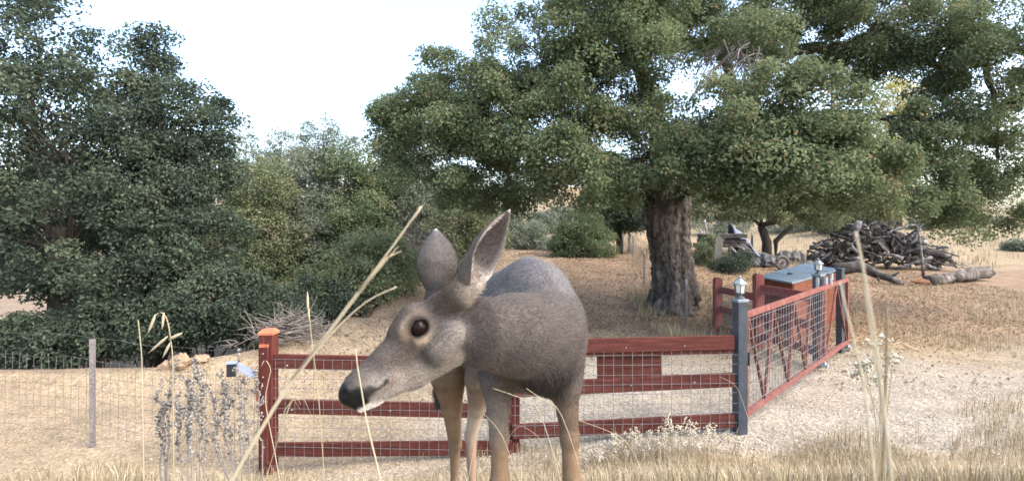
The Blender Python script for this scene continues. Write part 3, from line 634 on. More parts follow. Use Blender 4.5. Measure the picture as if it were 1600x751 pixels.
# ------------------------------------------------------------------ cabinet with sloping felt roof
c0, c1, c2, c3 = P(1238, 441, 9.35), P(1183, 431, 10.45), P(1258, 411, 12.9), P(1312, 420, 11.7)       # front, left, back, right corners of the roof
cab = thing('cabinet', (5.6, 11.2, gz((5.6, 11.2))), 'orange stained wooden cabinet with blue-grey roof behind the gate', 'cabinet')
ctr = (c0 + c1 + c2 + c3) / 4
top = np.array([c0, c1, c2, c3]); bot = top - [0, 0, .035]
RQ = [[0, 3, 2, 1], [4, 5, 6, 7], [0, 1, 5, 4], [1, 2, 6, 5], [2, 3, 7, 6], [3, 0, 4, 7]]
rfm = MB().add(np.vstack([bot, top]), RQ).build('roof', M['roofing'], cab, bevel=.006)
for k in (1, 2, 3):                                                    # felt laps across the roof
    a, b = top[0] + (top[3] - top[0]) * k / 4, top[1] + (top[2] - top[1]) * k / 4
    MB().add(*obox(a + [0, 0, .004], b + [0, 0, .004], .05, .006)).build('felt_lap', M['roofing'], rfm)
vp = (top[0] * .50 + top[2] * .30 + top[1] * .2); V, Q, T = tube([vp, vp + [0, 0, .03]], [.06, .05], 10); MB().add(V, Q, T).build('roof_vent', M['black'], rfm)
wl = [ctr + (c - ctr) * .93 for c in (c0, c1, c2, c3)]
for a, b, nm in ((0, 1, 'side_panel'), (0, 3, 'front_panel'), (1, 2, 'back_panel'), (3, 2, 'side_panel')):
    A_, B_ = wl[a].copy(), wl[b].copy(); zt = min(A_[2], B_[2]) - .04; zb = min(gz(A_), gz(B_))
    n = 4 if nm != 'side_panel' else 2
    for k in range(n):                                                 # upright boards with a joint between them
        e0 = A_ + (B_ - A_) * (k + .005) / n; e1 = A_ + (B_ - A_) * (k + .995) / n
        e0[2] = e1[2] = (zt + zb) / 2; V, Q = obox(e0, e1, .03, zt - zb); MB().add(V, Q).build(nm, M['boxwood'], cab, bevel=.004)

# ------------------------------------------------------------------ old stock fence up the path (steel stakes, one grey wood post)
sf = thing('stock_fence', (3.0, 14, gz((3.0, 14))), 'old stock wire fence on thin steel stakes beside the leafy path', 'fence')
stk = [(973, 372, 412, 24, 'wood'), (983, 388, 425, 21.5, 's'), (990, 390, 443, 18.3, 's'), (1007, 405, 464, 15.0, 's'), (1072, 447, 507, 11.1, 's'), (1104, 366, 405, 24, 's'), (1038, 345, 385, 30, 's')]
tops_ = []
for px, y0, y1, d, kd in stk:
    b = P(px, y1, d); z = gz(b); tz = CZ - (y0 - CY) / FPX * d; tz = z + np.clip(tz - z, .85, 1.35)
    if kd == 'wood': o = MB().add(*box((b[0], b[1], z - .1), .10, .10, tz - z + .1, .2)).build('post', M['board'], sf); MB().add(*box((b[0] - .05, b[1] - .06, z + .75), .28, .03, .07, .1)).build('sign_board', M['board'], o)
    else:
        o = MB().add(*box((b[0], b[1], z - .1), .042, .042, tz - z + .1, .4)).build('stake', M['oldwire'], sf)
        MB().add(*box((b[0], b[1], tz + .001), .044, .044, .10, .4)).build('stake_tip', M['galvlight'], o)
    tops_.append((b[0], b[1], z, tz))
A, B = [], []
for k in range(4):
    a, b = tops_[k], tops_[k + 1]
    for f in np.linspace(.06, .95, 7): A.append([a[0], a[1], a[2] + (a[3] - a[2]) * f]); B.append([b[0], b[1], b[2] + (b[3] - b[2]) * f])
    for f in np.arange(0, 1, .15 / np.hypot(a[0] - b[0], a[1] - b[1])):
        q = np.array(a) * (1 - f) + np.array(b) * f; A.append([q[0], q[1], q[2] + .03]); B.append([q[0], q[1], q[2] + (q[3] - q[2]) * .95])
V, Q = bars(A, B, .0022, sides=3); MB().add(V, Q).build('wire_mesh', M['oldwire'], sf)['kind'] = 'stuff'

# sagging wire fence going left from the end post
wf = thing('wire_fence', (-4.6, 6.0, gz((-4.6, 6.0))), 'thin sagging wire fence running left from the red end post', 'fence')
E = np.array([-8.4, 7.0, 0]); F0 = FL + [-.02, -.075, 0]
for f in (.42, .86):
    p = F0 + (E - F0) * f; z = gz(p); MB().add(*box((p[0], p[1], z - .1), .045, .045, 1.35, .3)).build('stake', M['oldwire'], wf)
A, B = [], []
nseg = 24
for k, z in enumerate((.865, .60, .42, .27, .13, .0, -.13, -.26)):
    pts = [F0 + (E - F0) * f + [0, 0, z - .05 * math.sin(math.pi * ((f * 2.2) % 1)) + .012 * math.sin(f * 40 + k)] for f in np.linspace(0, 1, nseg)]
    A += pts[:-1]; B += pts[1:]
for f in np.arange(.02, 1, .022): p = F0 + (E - F0) * f; A.append(p + [0, 0, -.3]); B.append(p + [.01, 0, .59])
V, Q = bars(A, B, .0022, sides=3); MB().add(V, Q).build('wire_mesh', M['oldwire'], wf)['kind'] = 'stuff'

# ------------------------------------------------------------------ wood heap, logs, rocks, junk
def crooked(rng, s, e, r0, r1, n=7, amp=.12, sides=6):
    L = np.linalg.norm(np.asarray(e) - s); pts = bez(s, (np.asarray(s) + e) / 2 + rng.normal(0, amp, 3) * L, e, n); pts[1:-1] += rng.normal(0, .04, (n - 2, 3)) * L * .5
    return tube(pts, np.linspace(r0, r1, n) * rng.uniform(.75, 1.25, n), sides)
rng = np.random.default_rng(77)
hc = P(1362, 425, 21); hz = gz(hc)
heap = thing('wood_heap', (hc[0], hc[1], hz), 'tall heap of tangled grey dead branches and stumps by the dry hill', 'wood heap')
def heap_h(x): return np.interp(x, [-2.4, -1.7, -.9, 0.1, .8, 1.6, 2.4, 3.0], [.3, 1.25, 1.9, 2.5, 1.95, 1.3, .6, .2])
for k in range(210):
    x = rng.uniform(-2.3, 2.6); y = rng.uniform(-.9, 1.1); zt = heap_h(x) * (1 - abs(y) * .35) * rng.uniform(.15, 1)
    c = np.array([hc[0] + x, hc[1] + y, hz + zt]); L = rng.uniform(.4, 1.5) * (1 if x < .5 else 1.2)
    d = nrm(np.array([rng.normal(0, 1) + (.9 if x > .3 else 0), rng.normal(0, .5), rng.normal(0, .45) - (.35 if x > .5 else 0)]))
    s, e = c - d * L / 2, c + d * L / 2
    for q in (s, e): q[2] = max(q[2], hz + .04)
    r = rng.uniform(.03, .075) if k % 5 else rng.uniform(.08, .14)
    V, Q, T = crooked(rng, s, e, r, r * rng.uniform(.3, .8)); MB().add(V, Q, T).build('branch', M['deadwood' if rng.random() < .42 else 'deadwood_dark'], heap, smooth=True)
for x, z, r in ((-1.5, .75, .24), (-1.2, .35, .26), (-.5, 1.25, .28), (-.1, 1.6, .25), (.25, 1.75, .2), (.6, 1.1, .34), (-.8, .8, .24), (0, .9, .3), (1.0, .8, .3), (-1.9, .3, .22), (-.2, 2.3, .17), (-.9, 1.5, .22), (.5, 1.75, .22), (-.35, 1.9, .2)):
    c = np.array([hc[0] + x, hc[1] - .55 + .2 * z, hz + z]); d = nrm(rng.normal(size=3) + [0, -.9, .3]); V, Q, T = tube(np.array([c - d * .25, c - d * .1, c + d * .1, c + d * .25]), r * rng.uniform(.85, 1.15, 4), 11)
    V = V + rng.normal(0, .012, V.shape); MB().add(V, Q, T).build('stump', M['deadwood_dark'], heap)
tg = MB(); 
for k in range(500):
    x = rng.uniform(-2.2, 3.0); c = np.array([hc[0] + x, hc[1] + rng.uniform(-1.1, .8), hz + heap_h(x) * rng.uniform(.1, 1.05)]); d = rng.normal(0, .3, 3) * [1, 1, .6]; e = c + d; e[2] = max(e[2], hz + .02); V, Q = bars(c, e, .012, .005, 4); tg.add(V, Q)
tg.build('twigs', M['twig'], heap)['kind'] = 'stuff'
# fallen bough in front of the heap
lg = thing('fallen_log', P(1365, 440, 17.5), 'crooked fallen grey bough lying in front of the wood heap', 'log')
def onground(px, py, d, lift): p = P(px, py, d); p[2] = gz(p) + lift; return p
pts = np.array([onground(1300, 440, 17.2, .25), onground(1318, 440, 17.0, .33), onground(1340, 440, 17, .5), onground(1356, 440, 17, .42), onground(1372, 445, 16.8, .3), onground(1388, 450, 16.6, .2), onground(1402, 455, 16.4, .1), onground(1412, 456, 16.4, .05)])
V, Q, T = tube(pts, [.17, .2, .19, .17, .13, .11, .09, .05], 12); V = V + rng.normal(0, .012, V.shape); MB().add(V, Q, T).build('trunk', M['deadwood_dark'], lg, smooth=True)
for a, dx, dz in ((3, .12, .3), (4, -.05, -.22), (5, .15, .2)):
    V, Q, T = tube([pts[a], pts[a] + [dx, -.1, dz * .6], pts[a] + [dx * 1.5, -.15, dz]], [.06, .045, .02], 7); MB().add(V, Q, T).build('branch_stub', M['deadwood_dark'], lg)
l2 = thing('split_log', P(1470, 455, 16.5), 'short thick log with torn reddish broken end on the bare ground', 'log')
a, b = onground(1432, 460, 16.3, .1), onground(1545, 440, 17.4, .26)
pts = np.linspace(a, b, 8); pts[1:-1] += rng.normal(0, .025, (6, 3)); V, Q, T = tube(pts[1:], [.17, .2, .17, .2, .22, .18, .19], 14); V += rng.normal(0, .022, V.shape); MB().add(V, Q, T).build('trunk', M['bark'], l2, smooth=True)
for k in range(12):
    o_ = rng.normal(0, .075, 3); s = pts[1] + o_ + (pts[1] - a) * -.3; V, Q, T = tube([s, (s + a + o_) / 2, a + o_ * .8 - [rng.uniform(0, .18), 0, .0]], [.06, .05, .012], 5); MB().add(V, Q, T).build('splinter', M['rotwood'], l2)
# dry standing twig and pale tuft beside the split log
st = thing('dead_sapling', onground(1443, 445, 18, 0), 'thin bare dead sapling standing next to the split log', 'sapling')
s = onground(1443, 445, 18, 0); V, Q, T = tube([s, s + [-.05, 0, .6], s + [-.12, 0, 1.2], s + [-.2, 0, 1.7], s + [-.42, 0, 2.15]], [.055, .045, .03, .02, .008], 7); MB().add(V, Q, T).build('stem', M['deadwood'], st, smooth=True)
for z, dx in ((1.2, .35), (1.5, -.3), (.9, .3), (1.7, .2)): V, Q, T = tube([s + [-.1 - z * .03, 0, z], s + [dx, -.05, z + .3]], [.014, .004], 5); MB().add(V, Q, T).build('side_twig', M['deadwood'], st)

def rock(name, c, r, m, seed, label, cat='rock', group=None):
    rg = np.random.default_rng(seed); u = np.linspace(0, np.pi, 8); v = np.linspace(0, 2 * np.pi, 11, endpoint=False); U, W = np.meshgrid(u, v, indexing='ij')
    k = 1 + .18 * np.sin(3 * W + rg.uniform(0, 6) + 2 * U) + .10 * rg.normal(size=U.shape); k[0] = k[0, 0]; k[-1] = k[-1, 0]
    X = np.stack([r[0] * k * np.sin(U) * np.cos(W), r[1] * k * np.sin(U) * np.sin(W), r[2] * k * np.cos(U)], -1)
    i = np.arange(7)[:, None] * 11; j = np.arange(11)[None]; j2 = (j + 1) % 11
    o = link(bpy.data.objects.new(name, MB().add(X.reshape(-1, 3), np.stack([i + j, i + 11 + j, i + 11 + j2, i + j2], -1).reshape(-1, 4)).mesh(name))); o.data.materials.append(M[m]); o.location = c
    return tag(o, label, cat, group)
rock('rock', onground(283, 552, 8.5, .08), (.15, .14, .14), 'sandrock', 3, 'tan boulder on the rim of the gully behind the wire fence')
rock('rock', onground(312, 552, 8.7, .04), (.16, .12, .07), 'sandrock', 4, 'flat tan stone beside the tan boulder on the rim')
rock('rock', onground(262, 556, 8.5, .03), (.12, .12, .09), 'sandrock', 5, 'small tan stone left of the tan boulder on the rim')
for k, (px, py, d, w_, h_) in enumerate(((1178, 417, 17.3, .26, .2), (1203, 416, 17.2, .3, .24), (1222, 408, 18, .24, .26), (1238, 404, 18.4, .28, .30), (1250, 403, 18.4, .2, .32), (1262, 408, 18.6, .25, .18), (1276, 406, 18.8, .22, .26), (1190, 405, 18.6, .35, .16), (1285, 415, 17.6, .22, .14))):
    rock('rock', onground(px, py + 10, d, h_ * .5), (w_, w_ * .8, h_), 'rock', 20 + k, ('wide low grey rock at the start of the rubble row by the shrub', 'broad grey rock next to the old wheel', 'grey rock standing right behind the old wheel', 'tall grey rock in the middle of the rubble row', 'narrow upright grey rock leaning on the tall one', 'low rounded grey rock past the upright ones', 'pointed grey rock towards the wood heap', 'long flat grey slab behind the rubble row', 'small flat grey stone right behind the cabinet roof')[k], group='rubble row')
# old wheel leaning in the rubble
wh = thing('old_wheel', onground(1222, 425, 16.6, 0), 'old grey wheel with tyre leaning in the rubble row', 'wheel')
c = onground(1222, 425, 16.6, .24)
a = np.linspace(0, 2 * np.pi, 25); ring = np.stack([c[0] + .19 * np.cos(a), c[1] + 0 * a, c[2] + .19 * np.sin(a)], -1); V, Q, T = tube(ring, .05, 8, cap=False); MB().add(V, Q).build('tyre', M['rock'], wh, smooth=True)
V, Q, T = tube([c + [0, -.03, 0], c + [0, .03, 0]], [.13, .14], 16); MB().add(V, Q, T).build('rim', M['deadwood'], wh)
V, Q, T = tube([c + [0, -.06, 0], c + [0, .0, 0]], [.04, .05], 10); MB().add(V, Q, T).build('hub', M['rustdark'], wh)
# upright board, leaning poles, timber stack and tarp
ub = thing('upright_board', onground(1122, 430, 17, 0), 'wide weathered grey board standing upright behind the fence', 'board')
b_ = onground(1122, 430, 17, 0); V, Q = obox(b_ + [-.06, 0, -.05], b_ + [.04, 0, 1.0], .05, .24, (1, 0, 0)); MB().add(V, Q).build('plank', M['board'], ub, bevel=.006)
MB().add(*obox(b_ + [.05, .03, .35], b_ + [.05, .4, .3], .05, .08)).build('stay', M['board'], ub)
ts = thing('timber_stack', onground(1128, 428, 18.2, 0), 'stack of dark old timbers under the trees behind the upright board', 'timber')
b_ = onground(1128, 428, 18.2, 0)
for k in range(9):
    z = .55 + (k // 3) * .16; y = (k % 3) * .2; V, Q = obox(b_ + [-.75 + rng.normal(0, .12), y, z], b_ + [.85 + rng.normal(0, .15), y + rng.normal(0, .04), z + rng.normal(0, .015)], .16, .14); MB().add(V, Q).build('timber', M['deadwood_dark'], ts, bevel=.008)
for x in (-.6, .6): MB().add(*box(b_ + [x, .2, -.05], .18, .5, .52)).build('bearer', M['deadwood_dark'], ts, bevel=.01)
tp_ = thing('tarp', onground(1160, 425, 18.6, 0), 'blue-grey tarp draped over a slanting heap beside the timber stack', 'tarp')
b_ = onground(1162, 425, 18.6, 0); nu, nv = 14, 12; U, W = np.meshgrid(np.linspace(0, 1, nu), np.linspace(0, 1, nv), indexing='ij')
X = np.stack([-.45 + U * 1.0 + .05 * np.sin(W * 9), -.25 + W * .8, np.maximum(.0, 1.25 * (1 - U ** 1.6) * (1 - .35 * (W - .5) ** 2 * 4) + .05 * np.sin(U * 14 + W * 5))], -1) + b_
i = np.arange(nu - 1)[:, None] * nv; j = np.arange(nv - 1)[None]; q = np.stack([i + j, i + nv + j, i + nv + j + 1, i + j + 1], -1).reshape(-1, 4)
o = MB().add(X.reshape(-1, 3), q).build('cover', M['tarp'], tp_, smooth=True); sol = o.modifiers.new('s', 'SOLIDIFY'); sol.thickness = .012
V, Q, T = tube([b_ + [-.35, .1, 0], b_ + [-.35, .1, 1.15]], [.05, .05], 8); MB().add(V, Q, T).build('prop', M['deadwood_dark'], tp_)
sticks = thing('stick_heap', onground(1158, 428, 17.6, 0), 'small heap of bleached sticks sliding off the tarp', 'wood heap')
b_ = onground(1158, 428, 17.6, .02)
for k in range(22):
    z = rng.uniform(.02, .75); s = b_ + [rng.uniform(-.35, .3) - z * .35, rng.uniform(-.2, .2), z]; e = s + [rng.uniform(.15, .5), rng.normal(0, .12), -rng.uniform(.05, .35)]; e[2] = max(e[2], b_[2])
    V, Q, T = tube([s, (s + e) / 2 + rng.normal(0, .02, 3), e], [.03, .028, .02], 6); MB().add(V, Q, T).build('stick', M['deadwood'], sticks)
for k, (px, y0, y1, d, lean) in enumerate(((1112, 362, 422, 18.4, .25), (1093, 370, 410, 19.5, -.03), (1098, 372, 408, 19.6, .05), (1140, 372, 400, 20, .02), (1175, 375, 405, 20.5, 0))):
    b_ = onground(px, y1, d, 0); hgt = (y1 - y0) / FPX * d
    po_ = thing('pole', b_, ('slanting bleached pole leaning by the timber stack', 'pale stake with chipped top near the leafy shrub', 'second pale stake standing close to the chipped one', 'grey stake rising behind the timber stack', 'pale topped stake standing beyond the tarp')[k], 'pole')
    V, Q, T = tube([b_ - [0, 0, .05], b_ + [-lean * .5, 0, hgt * .5], b_ + [-lean, 0, hgt]], [.05, .045, .035], 8); MB().add(V, Q, T).build('shaft', M['board'], po_, smooth=True)
    V, Q, T = tube([b_ + [-lean, 0, hgt + .001], b_ + [-lean * 1.05, 0, hgt + .05]], [.038, .03], 8); MB().add(V, Q, T).build('tip', M['galvlight'], po_)
# heap of cut brush at the rim, behind the end post
bh = thing('brush_heap', onground(455, 530, 9.9, 0), 'heap of thin grey cut brush on the rim behind the end post', 'brush heap')
b_ = onground(452, 538, 9.7, 0); bm = MB()
for k in range(300):
    x = rng.normal(0, .32); z = max(.02, rng.uniform(0, .42) * math.exp(-(x / .5) ** 2)); s = b_ + [x, rng.normal(0, .25), z]
    d = nrm([rng.normal(0, 1), rng.normal(0, .4), rng.normal(.1, .35)]) * rng.uniform(.2, .55); e = s + d; e[2] = max(e[2], gz(e) + .02); m_ = (s + e) / 2 + rng.normal(0, .06, 3)
    V, Q, T = tube(bez(s, m_, e, 5), np.linspace(.011, .004, 5), 4); bm.add(V, Q, T)
tw_ = bm.build('twigs', M['twig'], bh); tw_['kind'] = 'stuff'
for k in range(8):
    s = b_ + [rng.uniform(-.5, .1), rng.normal(0, .15), .1]; e = s + [rng.uniform(.3, .7), rng.normal(0, .2), rng.uniform(.1, .35)]; V, Q, T = crooked(rng, s, e, .022, .01); MB().add(V, Q, T).build('branch', M['twig'], bh, smooth=True)

# ------------------------------------------------------------------ the deer
# head frame: origin at the near eye, hu towards the nose, hv towards the crown, hw towards the viewer
EYE = P(654, 511, 1.165)
hu = nrm(P(545, 596, 1.10) - P(704, 477, 1.215)); hw0 = np.array([.10, -1.0, .26]); hw = nrm(hw0 - hu * (hw0 @ hu)); hv = np.cross(hw, hu)
if hv[2] < 0: hv = -hv
HK = 1.0 / FPX * 1.16                                 # metres per photo pixel at the head
HO = EYE - hw * .052                                  # middle plane of the skull
def hp(u, v, w_=0.0): return HO + hu * u + hv * v + hw * w_
GREY = (.082, .071, .064); SKYLIT_BACK = (.145, .138, .136); NECK = (.074, .062, .055); GREYD = (.062, .057, .057); BROWN = (.108, .078, .055); TAN = (.19, .13, .08); PALE = (.42, .37, .30); WHITE = (.62, .58, .52); DARK = (.035, .03, .028); FACE = (.094, .079, .069)  # the pale back tone has light from the sky painted in
prims = []      # a, b, ra, rb, blend, colour, fur length, flow, lateral axis, lateral factor
def cone(a, b, ra, rb, k=.03, col=GREY, fur=.012, flow=None, ax=None, s=1.0):
    a, b = np.asarray(a, float), np.asarray(b, float)
    prims.append((a, b, ra, rb, k, np.array(col), fur, nrm(flow if flow is not None else b - a), ax, s))
bf = nrm(np.array([.30, -.92, .20])); bl_ = nrm(np.cross(bf, up)); bu = np.cross(bl_, bf)         # body forward, its side, its up
back = -bf * .9 - up * .45
Cc, Cm, Cr = np.array([-.022, 1.67, 1.870]), np.array([-.135, 1.97, 1.80]), np.array([-.265, 2.30, 1.725])
cone(Cc + bf * .04, Cm, .198, .185, .04, (.125, .118, .117), .010, back, bl_, .66)  # torso paled for sky light on the back, put into the coat
cone(Cm, Cr, .185, .165, .04, (.12, .112, .11), .010, back, bl_, .82)
cone(Cr, Cr - bf * .10 - up * .02, .16, .12, .04, BROWN, .018, back, bl_, .9)
cone(Cc + up * .172 - bf * .02, Cm + up * .158, .040, .040, .03, SKYLIT_BACK, .009, -bf)             # spine and withers
cone(Cm + up * .145, Cr + up * .115, .045, .045, .035, SKYLIT_BACK, .009, -bf)
for k_, t_ in enumerate((.05, .2, .36, .52)): cone(Cc + up * .178 - bf * (.02 + .3 * t_), Cc + up * .178 - bf * (.05 + .3 * t_), .034, .034, .014, SKYLIT_BACK, .009, -bf)     # knobs of the spine
cone(Cc + up * .13 + bl_ * .05 + bf * .05, Cc - up * .03 + bl_ * .085 + bf * .13, .035, .040, .03, GREY, .010, -up - bf * .4)      # shoulder blade
cone(Cc + up * .13 - bl_ * .05 + bf * .05, Cc - up * .03 - bl_ * .085 + bf * .13, .035, .040, .03, GREY, .010, -up - bf * .4)
cone(Cm - up * .13, Cc - up * .11, .075, .09, .05, (.13, .10, .075), .016, -bf)                 # belly
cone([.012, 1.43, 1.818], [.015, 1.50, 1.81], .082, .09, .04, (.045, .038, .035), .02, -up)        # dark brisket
cone([.062, 1.525, 1.91], [.066, 1.50, 1.75], .070, .058, .045, GREY, .010, -up - bf * .4)      # shoulders
cone([-.10, 1.60, 1.90], [-.108, 1.575, 1.745], .075, .065, .045, GREY, .010, -up - bf * .4)
# neck bent round to the side
n0, n1, n2, n3 = np.array([.012, 1.465, 1.876]), P(806, 521, 1.35), P(752, 516, 1.265), hp(-.075, -.035)
cone(n1, n0, .094, .124, .03, NECK, .010); cone(n2, n1, .071, .094, .035, NECK, .010); cone(n3, n2, .055, .071, .03, (.062, .052, .047), .009)  # darker behind the jaw: shading put into the coat colour
cone(n2 - up * .045, n1 - up * .055, .035, .042, .03, (.135, .112, .094), .010)                    # lighter throat
# head
lat = hw
cone(hp(-.068, -.012), hp(-.005, -.006), .052, .058, .010, FACE, .007, -hu, lat, 1.0)
cone(hp(.0, -.006), hp(.085, -.022), .054, .042, .02, FACE, .006, -hu, lat, .92)
cone(hp(.085, -.022), hp(.165, -.022), .043, .035, .016, FACE, .005, -hu, lat, .80)
cone(hp(.165, -.024), hp(.187, -.022), .035, .028, .012, (.075, .065, .06), .003, -hu, lat, .95)
cone(hp(-.03, -.076), hp(.06, -.072), .042, .030, .012, (.20, .17, .14), .008, -hu, lat, .85)       # jaw
cone(hp(.06, -.070), hp(.155, -.053), .030, .020, .016, (.22, .19, .16), .006, -hu, lat, .85)
cone(hp(.155, -.054), hp(.184, -.050), .021, .018, .010, WHITE, .004, -hu, lat, 1.0)
cone(hp(-.01, .030), hp(.03, .018), .030, .024, .02, (.12, .098, .082), .007, -hu, lat, 1.25)       # forehead
for sgn in (1, -1):
    cone(hp(-.012, .020, sgn * .040), hp(.022, .012, sgn * .040), .021, .018, .014, (.20, .16, .125), .005, -hu)     # brow over the eye
    for q in np.linspace(-2.6, 2.6, 13):
        q2 = q + .4; a_ = hp(.0205 * math.cos(q * .6 + 1.57) * 1.1, .0175 * math.sin(q * .6 + 1.57), sgn * (.0555 + .004 * math.sin(q * .6 + 1.57))); b_ = hp(.0205 * math.cos(q2 * .6 + 1.57) * 1.1, .0175 * math.sin(q2 * .6 + 1.57), sgn * (.0555 + .004 * math.sin(q2 * .6 + 1.57)))
        lr_ = .0056 + .0024 * max(0, math.sin(q * .6 + 1.57)); cone(a_, b_, lr_, lr_, .006, (.06, .048, .04), .001, -hu)
    cone(hp(.005, -.030, sgn * .043), hp(-.03, -.032, sgn * .043), .016, .018, .016, FACE, .006, -hu)              # cheekbone
    cone(hp(-.048, -.052, sgn * .038), hp(-.005, -.064, sgn * .035), .034, .031, .010, (.15, .13, .112), .008, -hu)     # cheek
    cone(hp(.172, -.014, sgn * .020), hp(.182, -.018, sgn * .020), .014, .012, .008, DARK, .001, -hu)              # nostril wing
    cone(hp(.10, -.048, sgn * .024), hp(.165, -.043, sgn * .018), .016, .015, .010, (.24, .205, .17), .005, -hu)       # upper lip
cone(hp(-.062, .010, .032), P(720, 459, 1.185), .028, .027, .018, (.118, .092, .072), .009); cone(P(720, 459, 1.185), P(737, 432, 1.195), .027, .017, .018, (.105, .085, .068), .008); cone(P(726, 466, 1.165), P(748, 446, 1.170), .013, .010, .014, (.34, .29, .235), .014)      # roots of the ears
cone(hp(-.055, .018, -.035), P(684, 446, 1.275), .026, .020, .018, GREYD, .007)
# legs
def leg(pts, rads, cols, furs=None):
    for k in range(len(pts) - 1): cone(pts[k], pts[k + 1], rads[k], rads[k + 1], .02, cols[k], .007 if k < 2 else .004)
def foot(x, y): return np.array([x, y, float(H(x, y))])
LT = (.17, .115, .07)
f1 = foot(.105, 1.475); f2 = foot(-.115, 1.50)
leg([np.array([.068, 1.50, 1.77]), P(884, 606, 1.49), P(890, 683, 1.485), P(894, 764, 1.48), f1 + [0, .0, .12], f1 + [0, -.01, .07], f1 + [0, -.04, .012]], [.062, .036, .023, .025, .0155, .018, .021], [GREY, BROWN, LT, LT, LT, DARK])
leg([np.array([-.112, 1.575, 1.76]), P(777, 600, 1.55), P(780, 683, 1.53), P(781, 752, 1.52), f2 + [0, 0, .12], f2 + [0, -.01, .07], f2 + [0, -.04, .012]], [.070, .041, .024, .025, .0155, .018, .021], [GREY, (.17, .14, .115), LT, LT, LT, DARK])
h1 = foot(-.385, 2.40); h2 = foot(-.29, 2.30)
leg([Cr + [-.075, .02, -.01], P(701, 584, 2.28), P(706, 636, 2.34), P(711, 694, 2.42), h1 + [0, .01, .12], h1 + [0, 0, .06], h1 + [0, -.03, .012]], [.115, .076, .042, .027, .016, .019, .022], [BROWN, (.18, .115, .068), TAN, LT, LT, DARK])
leg([Cr + [.06, .0, -.02], P(752, 590, 2.20), P(745, 636, 2.27), P(736, 680, 2.34), h2 + [0, .01, .12], h2 + [0, 0, .06], h2 + [0, -.03, .012]], [.11, .065, .034, .025, .016, .019, .022], [BROWN, (.20, .15, .11), (.34, .28, .22), (.22, .15, .105), LT, DARK])
cone(Cr - bf * .20 - up * .0, P(688, 612, 2.44), .03, .022, .03, BROWN, .03); cone(P(688, 612, 2.44), P(686, 628, 2.43), .022, .014, .02, DARK, .03)

def seg_dist(X, pr):
    a, b, ra, rb, k, c, f, fl, ax, s = pr
    ab = b - a; Xa = X - a; t = np.clip((Xa @ ab) / (ab @ ab + 1e-9), 0, 1); D = Xa - t[..., None] * ab
    if s != 1.0:
        q = D @ ax; D2 = (D * D).sum(-1) - q * q + (q / s) ** 2; return (np.sqrt(np.maximum(D2, 0)) - (ra + (rb - ra) * t)) * min(1, s * 1.1)
    return np.sqrt((D * D).sum(-1)) - (ra + (rb - ra) * t)

def deer_field(lo, hi, h):
    n = np.ceil((hi - lo) / h).astype(int) + 1; F = np.full(n, .08, np.float32)
    for pr in prims:
        a, b, ra, rb, k = pr[:5]; mg = max(ra, rb) * max(1, pr[9]) + .06
        i0 = np.clip(((np.minimum(a, b) - mg - lo) / h).astype(int), 0, n - 1); i1 = np.clip(((np.maximum(a, b) + mg - lo) / h).astype(int) + 2, 0, n)
        if (i1 <= i0).any(): continue
        g = [lo[q] + h * np.arange(i0[q], i1[q]) for q in range(3)]
        X = np.stack(np.meshgrid(*g, indexing='ij'), -1); d = np.minimum(seg_dist(X, pr), .08).astype(np.float32)
        sl = tuple(slice(i0[q], i1[q]) for q in range(3)); f = F[sl]
        hh = np.maximum(k - np.abs(f - d), 0) / k; F[sl] = np.minimum(f, d) - hh * hh * k * .25
    return F

def carve(F, lo, h, c, r, k=.006):
    n = np.array(F.shape); i0 = np.clip(((c - r - .03 - lo) / h).astype(int), 0, n); i1 = np.clip(((c + r + .03 - lo) / h).astype(int) + 1, 0, n)
    g = [lo[q] + h * np.arange(i0[q], i1[q]) for q in range(3)]; X = np.stack(np.meshgrid(*g, indexing='ij'), -1)
    d = -(np.linalg.norm(X - c, axis=-1) - r); sl = tuple(slice(i0[q], i1[q]) for q in range(3)); f = F[sl]
    hh = np.maximum(k - np.abs(f - d), 0) / k; F[sl] = np.maximum(f, d) + hh * hh * k * .25

def surface_nets(F, lo, h):
    S = F < 0; n = np.array(F.shape); c = [(i, j, k) for i in (0, 1) for j in (0, 1) for k in (0, 1)]
    cnt = np.zeros(n - 1, np.int8)
    for o in c: cnt += S[o[0]:n[0] - 1 + o[0], o[1]:n[1] - 1 + o[1], o[2]:n[2] - 1 + o[2]]
    act = np.argwhere((cnt > 0) & (cnt < 8)); ids = np.full(n - 1, -1, np.int32); ids[tuple(act.T)] = np.arange(len(act))
    val = np.stack([F[act[:, 0] + o[0], act[:, 1] + o[1], act[:, 2] + o[2]] for o in c], 1); acc = np.zeros((len(act), 3)); num = np.zeros(len(act))
    for p in range(8):
        for q in range(p + 1, 8):
            if sum(abs(c[p][z] - c[q][z]) for z in range(3)) != 1: continue
            va, vb = val[:, p], val[:, q]; m = (va < 0) != (vb < 0); t = np.where(m, va / np.where(m, va - vb, 1), 0)
            pt = np.array(c[p]) + t[:, None] * (np.array(c[q]) - np.array(c[p])); acc += pt * m[:, None]; num += m
    V = lo + h * (act + acc / num[:, None]); Qs = []
    for ax in range(3):
        o1, o2 = (ax + 1) % 3, (ax + 2) % 3; s0 = [slice(1, -1)] * 3; s1 = [slice(1, -1)] * 3; s0[ax] = slice(0, -1); s1[ax] = slice(1, None)
        E = S[tuple(s0)] != S[tuple(s1)]; e = np.argwhere(E); pos = e.copy(); pos[:, o1] += 1; pos[:, o2] += 1
        ins = S[tuple(pos.T)]
        def cell(d1, d2): z = pos.copy(); z[:, o1] -= d1; z[:, o2] -= d2; return ids[tuple(z.T)]
        q = np.stack([cell(1, 1), cell(0, 1), cell(0, 0), cell(1, 0)], 1); q[~ins] = q[~ins][:, ::-1]; Qs.append(q)
    Q = np.concatenate(Qs); return V, Q[(Q >= 0).all(1)]

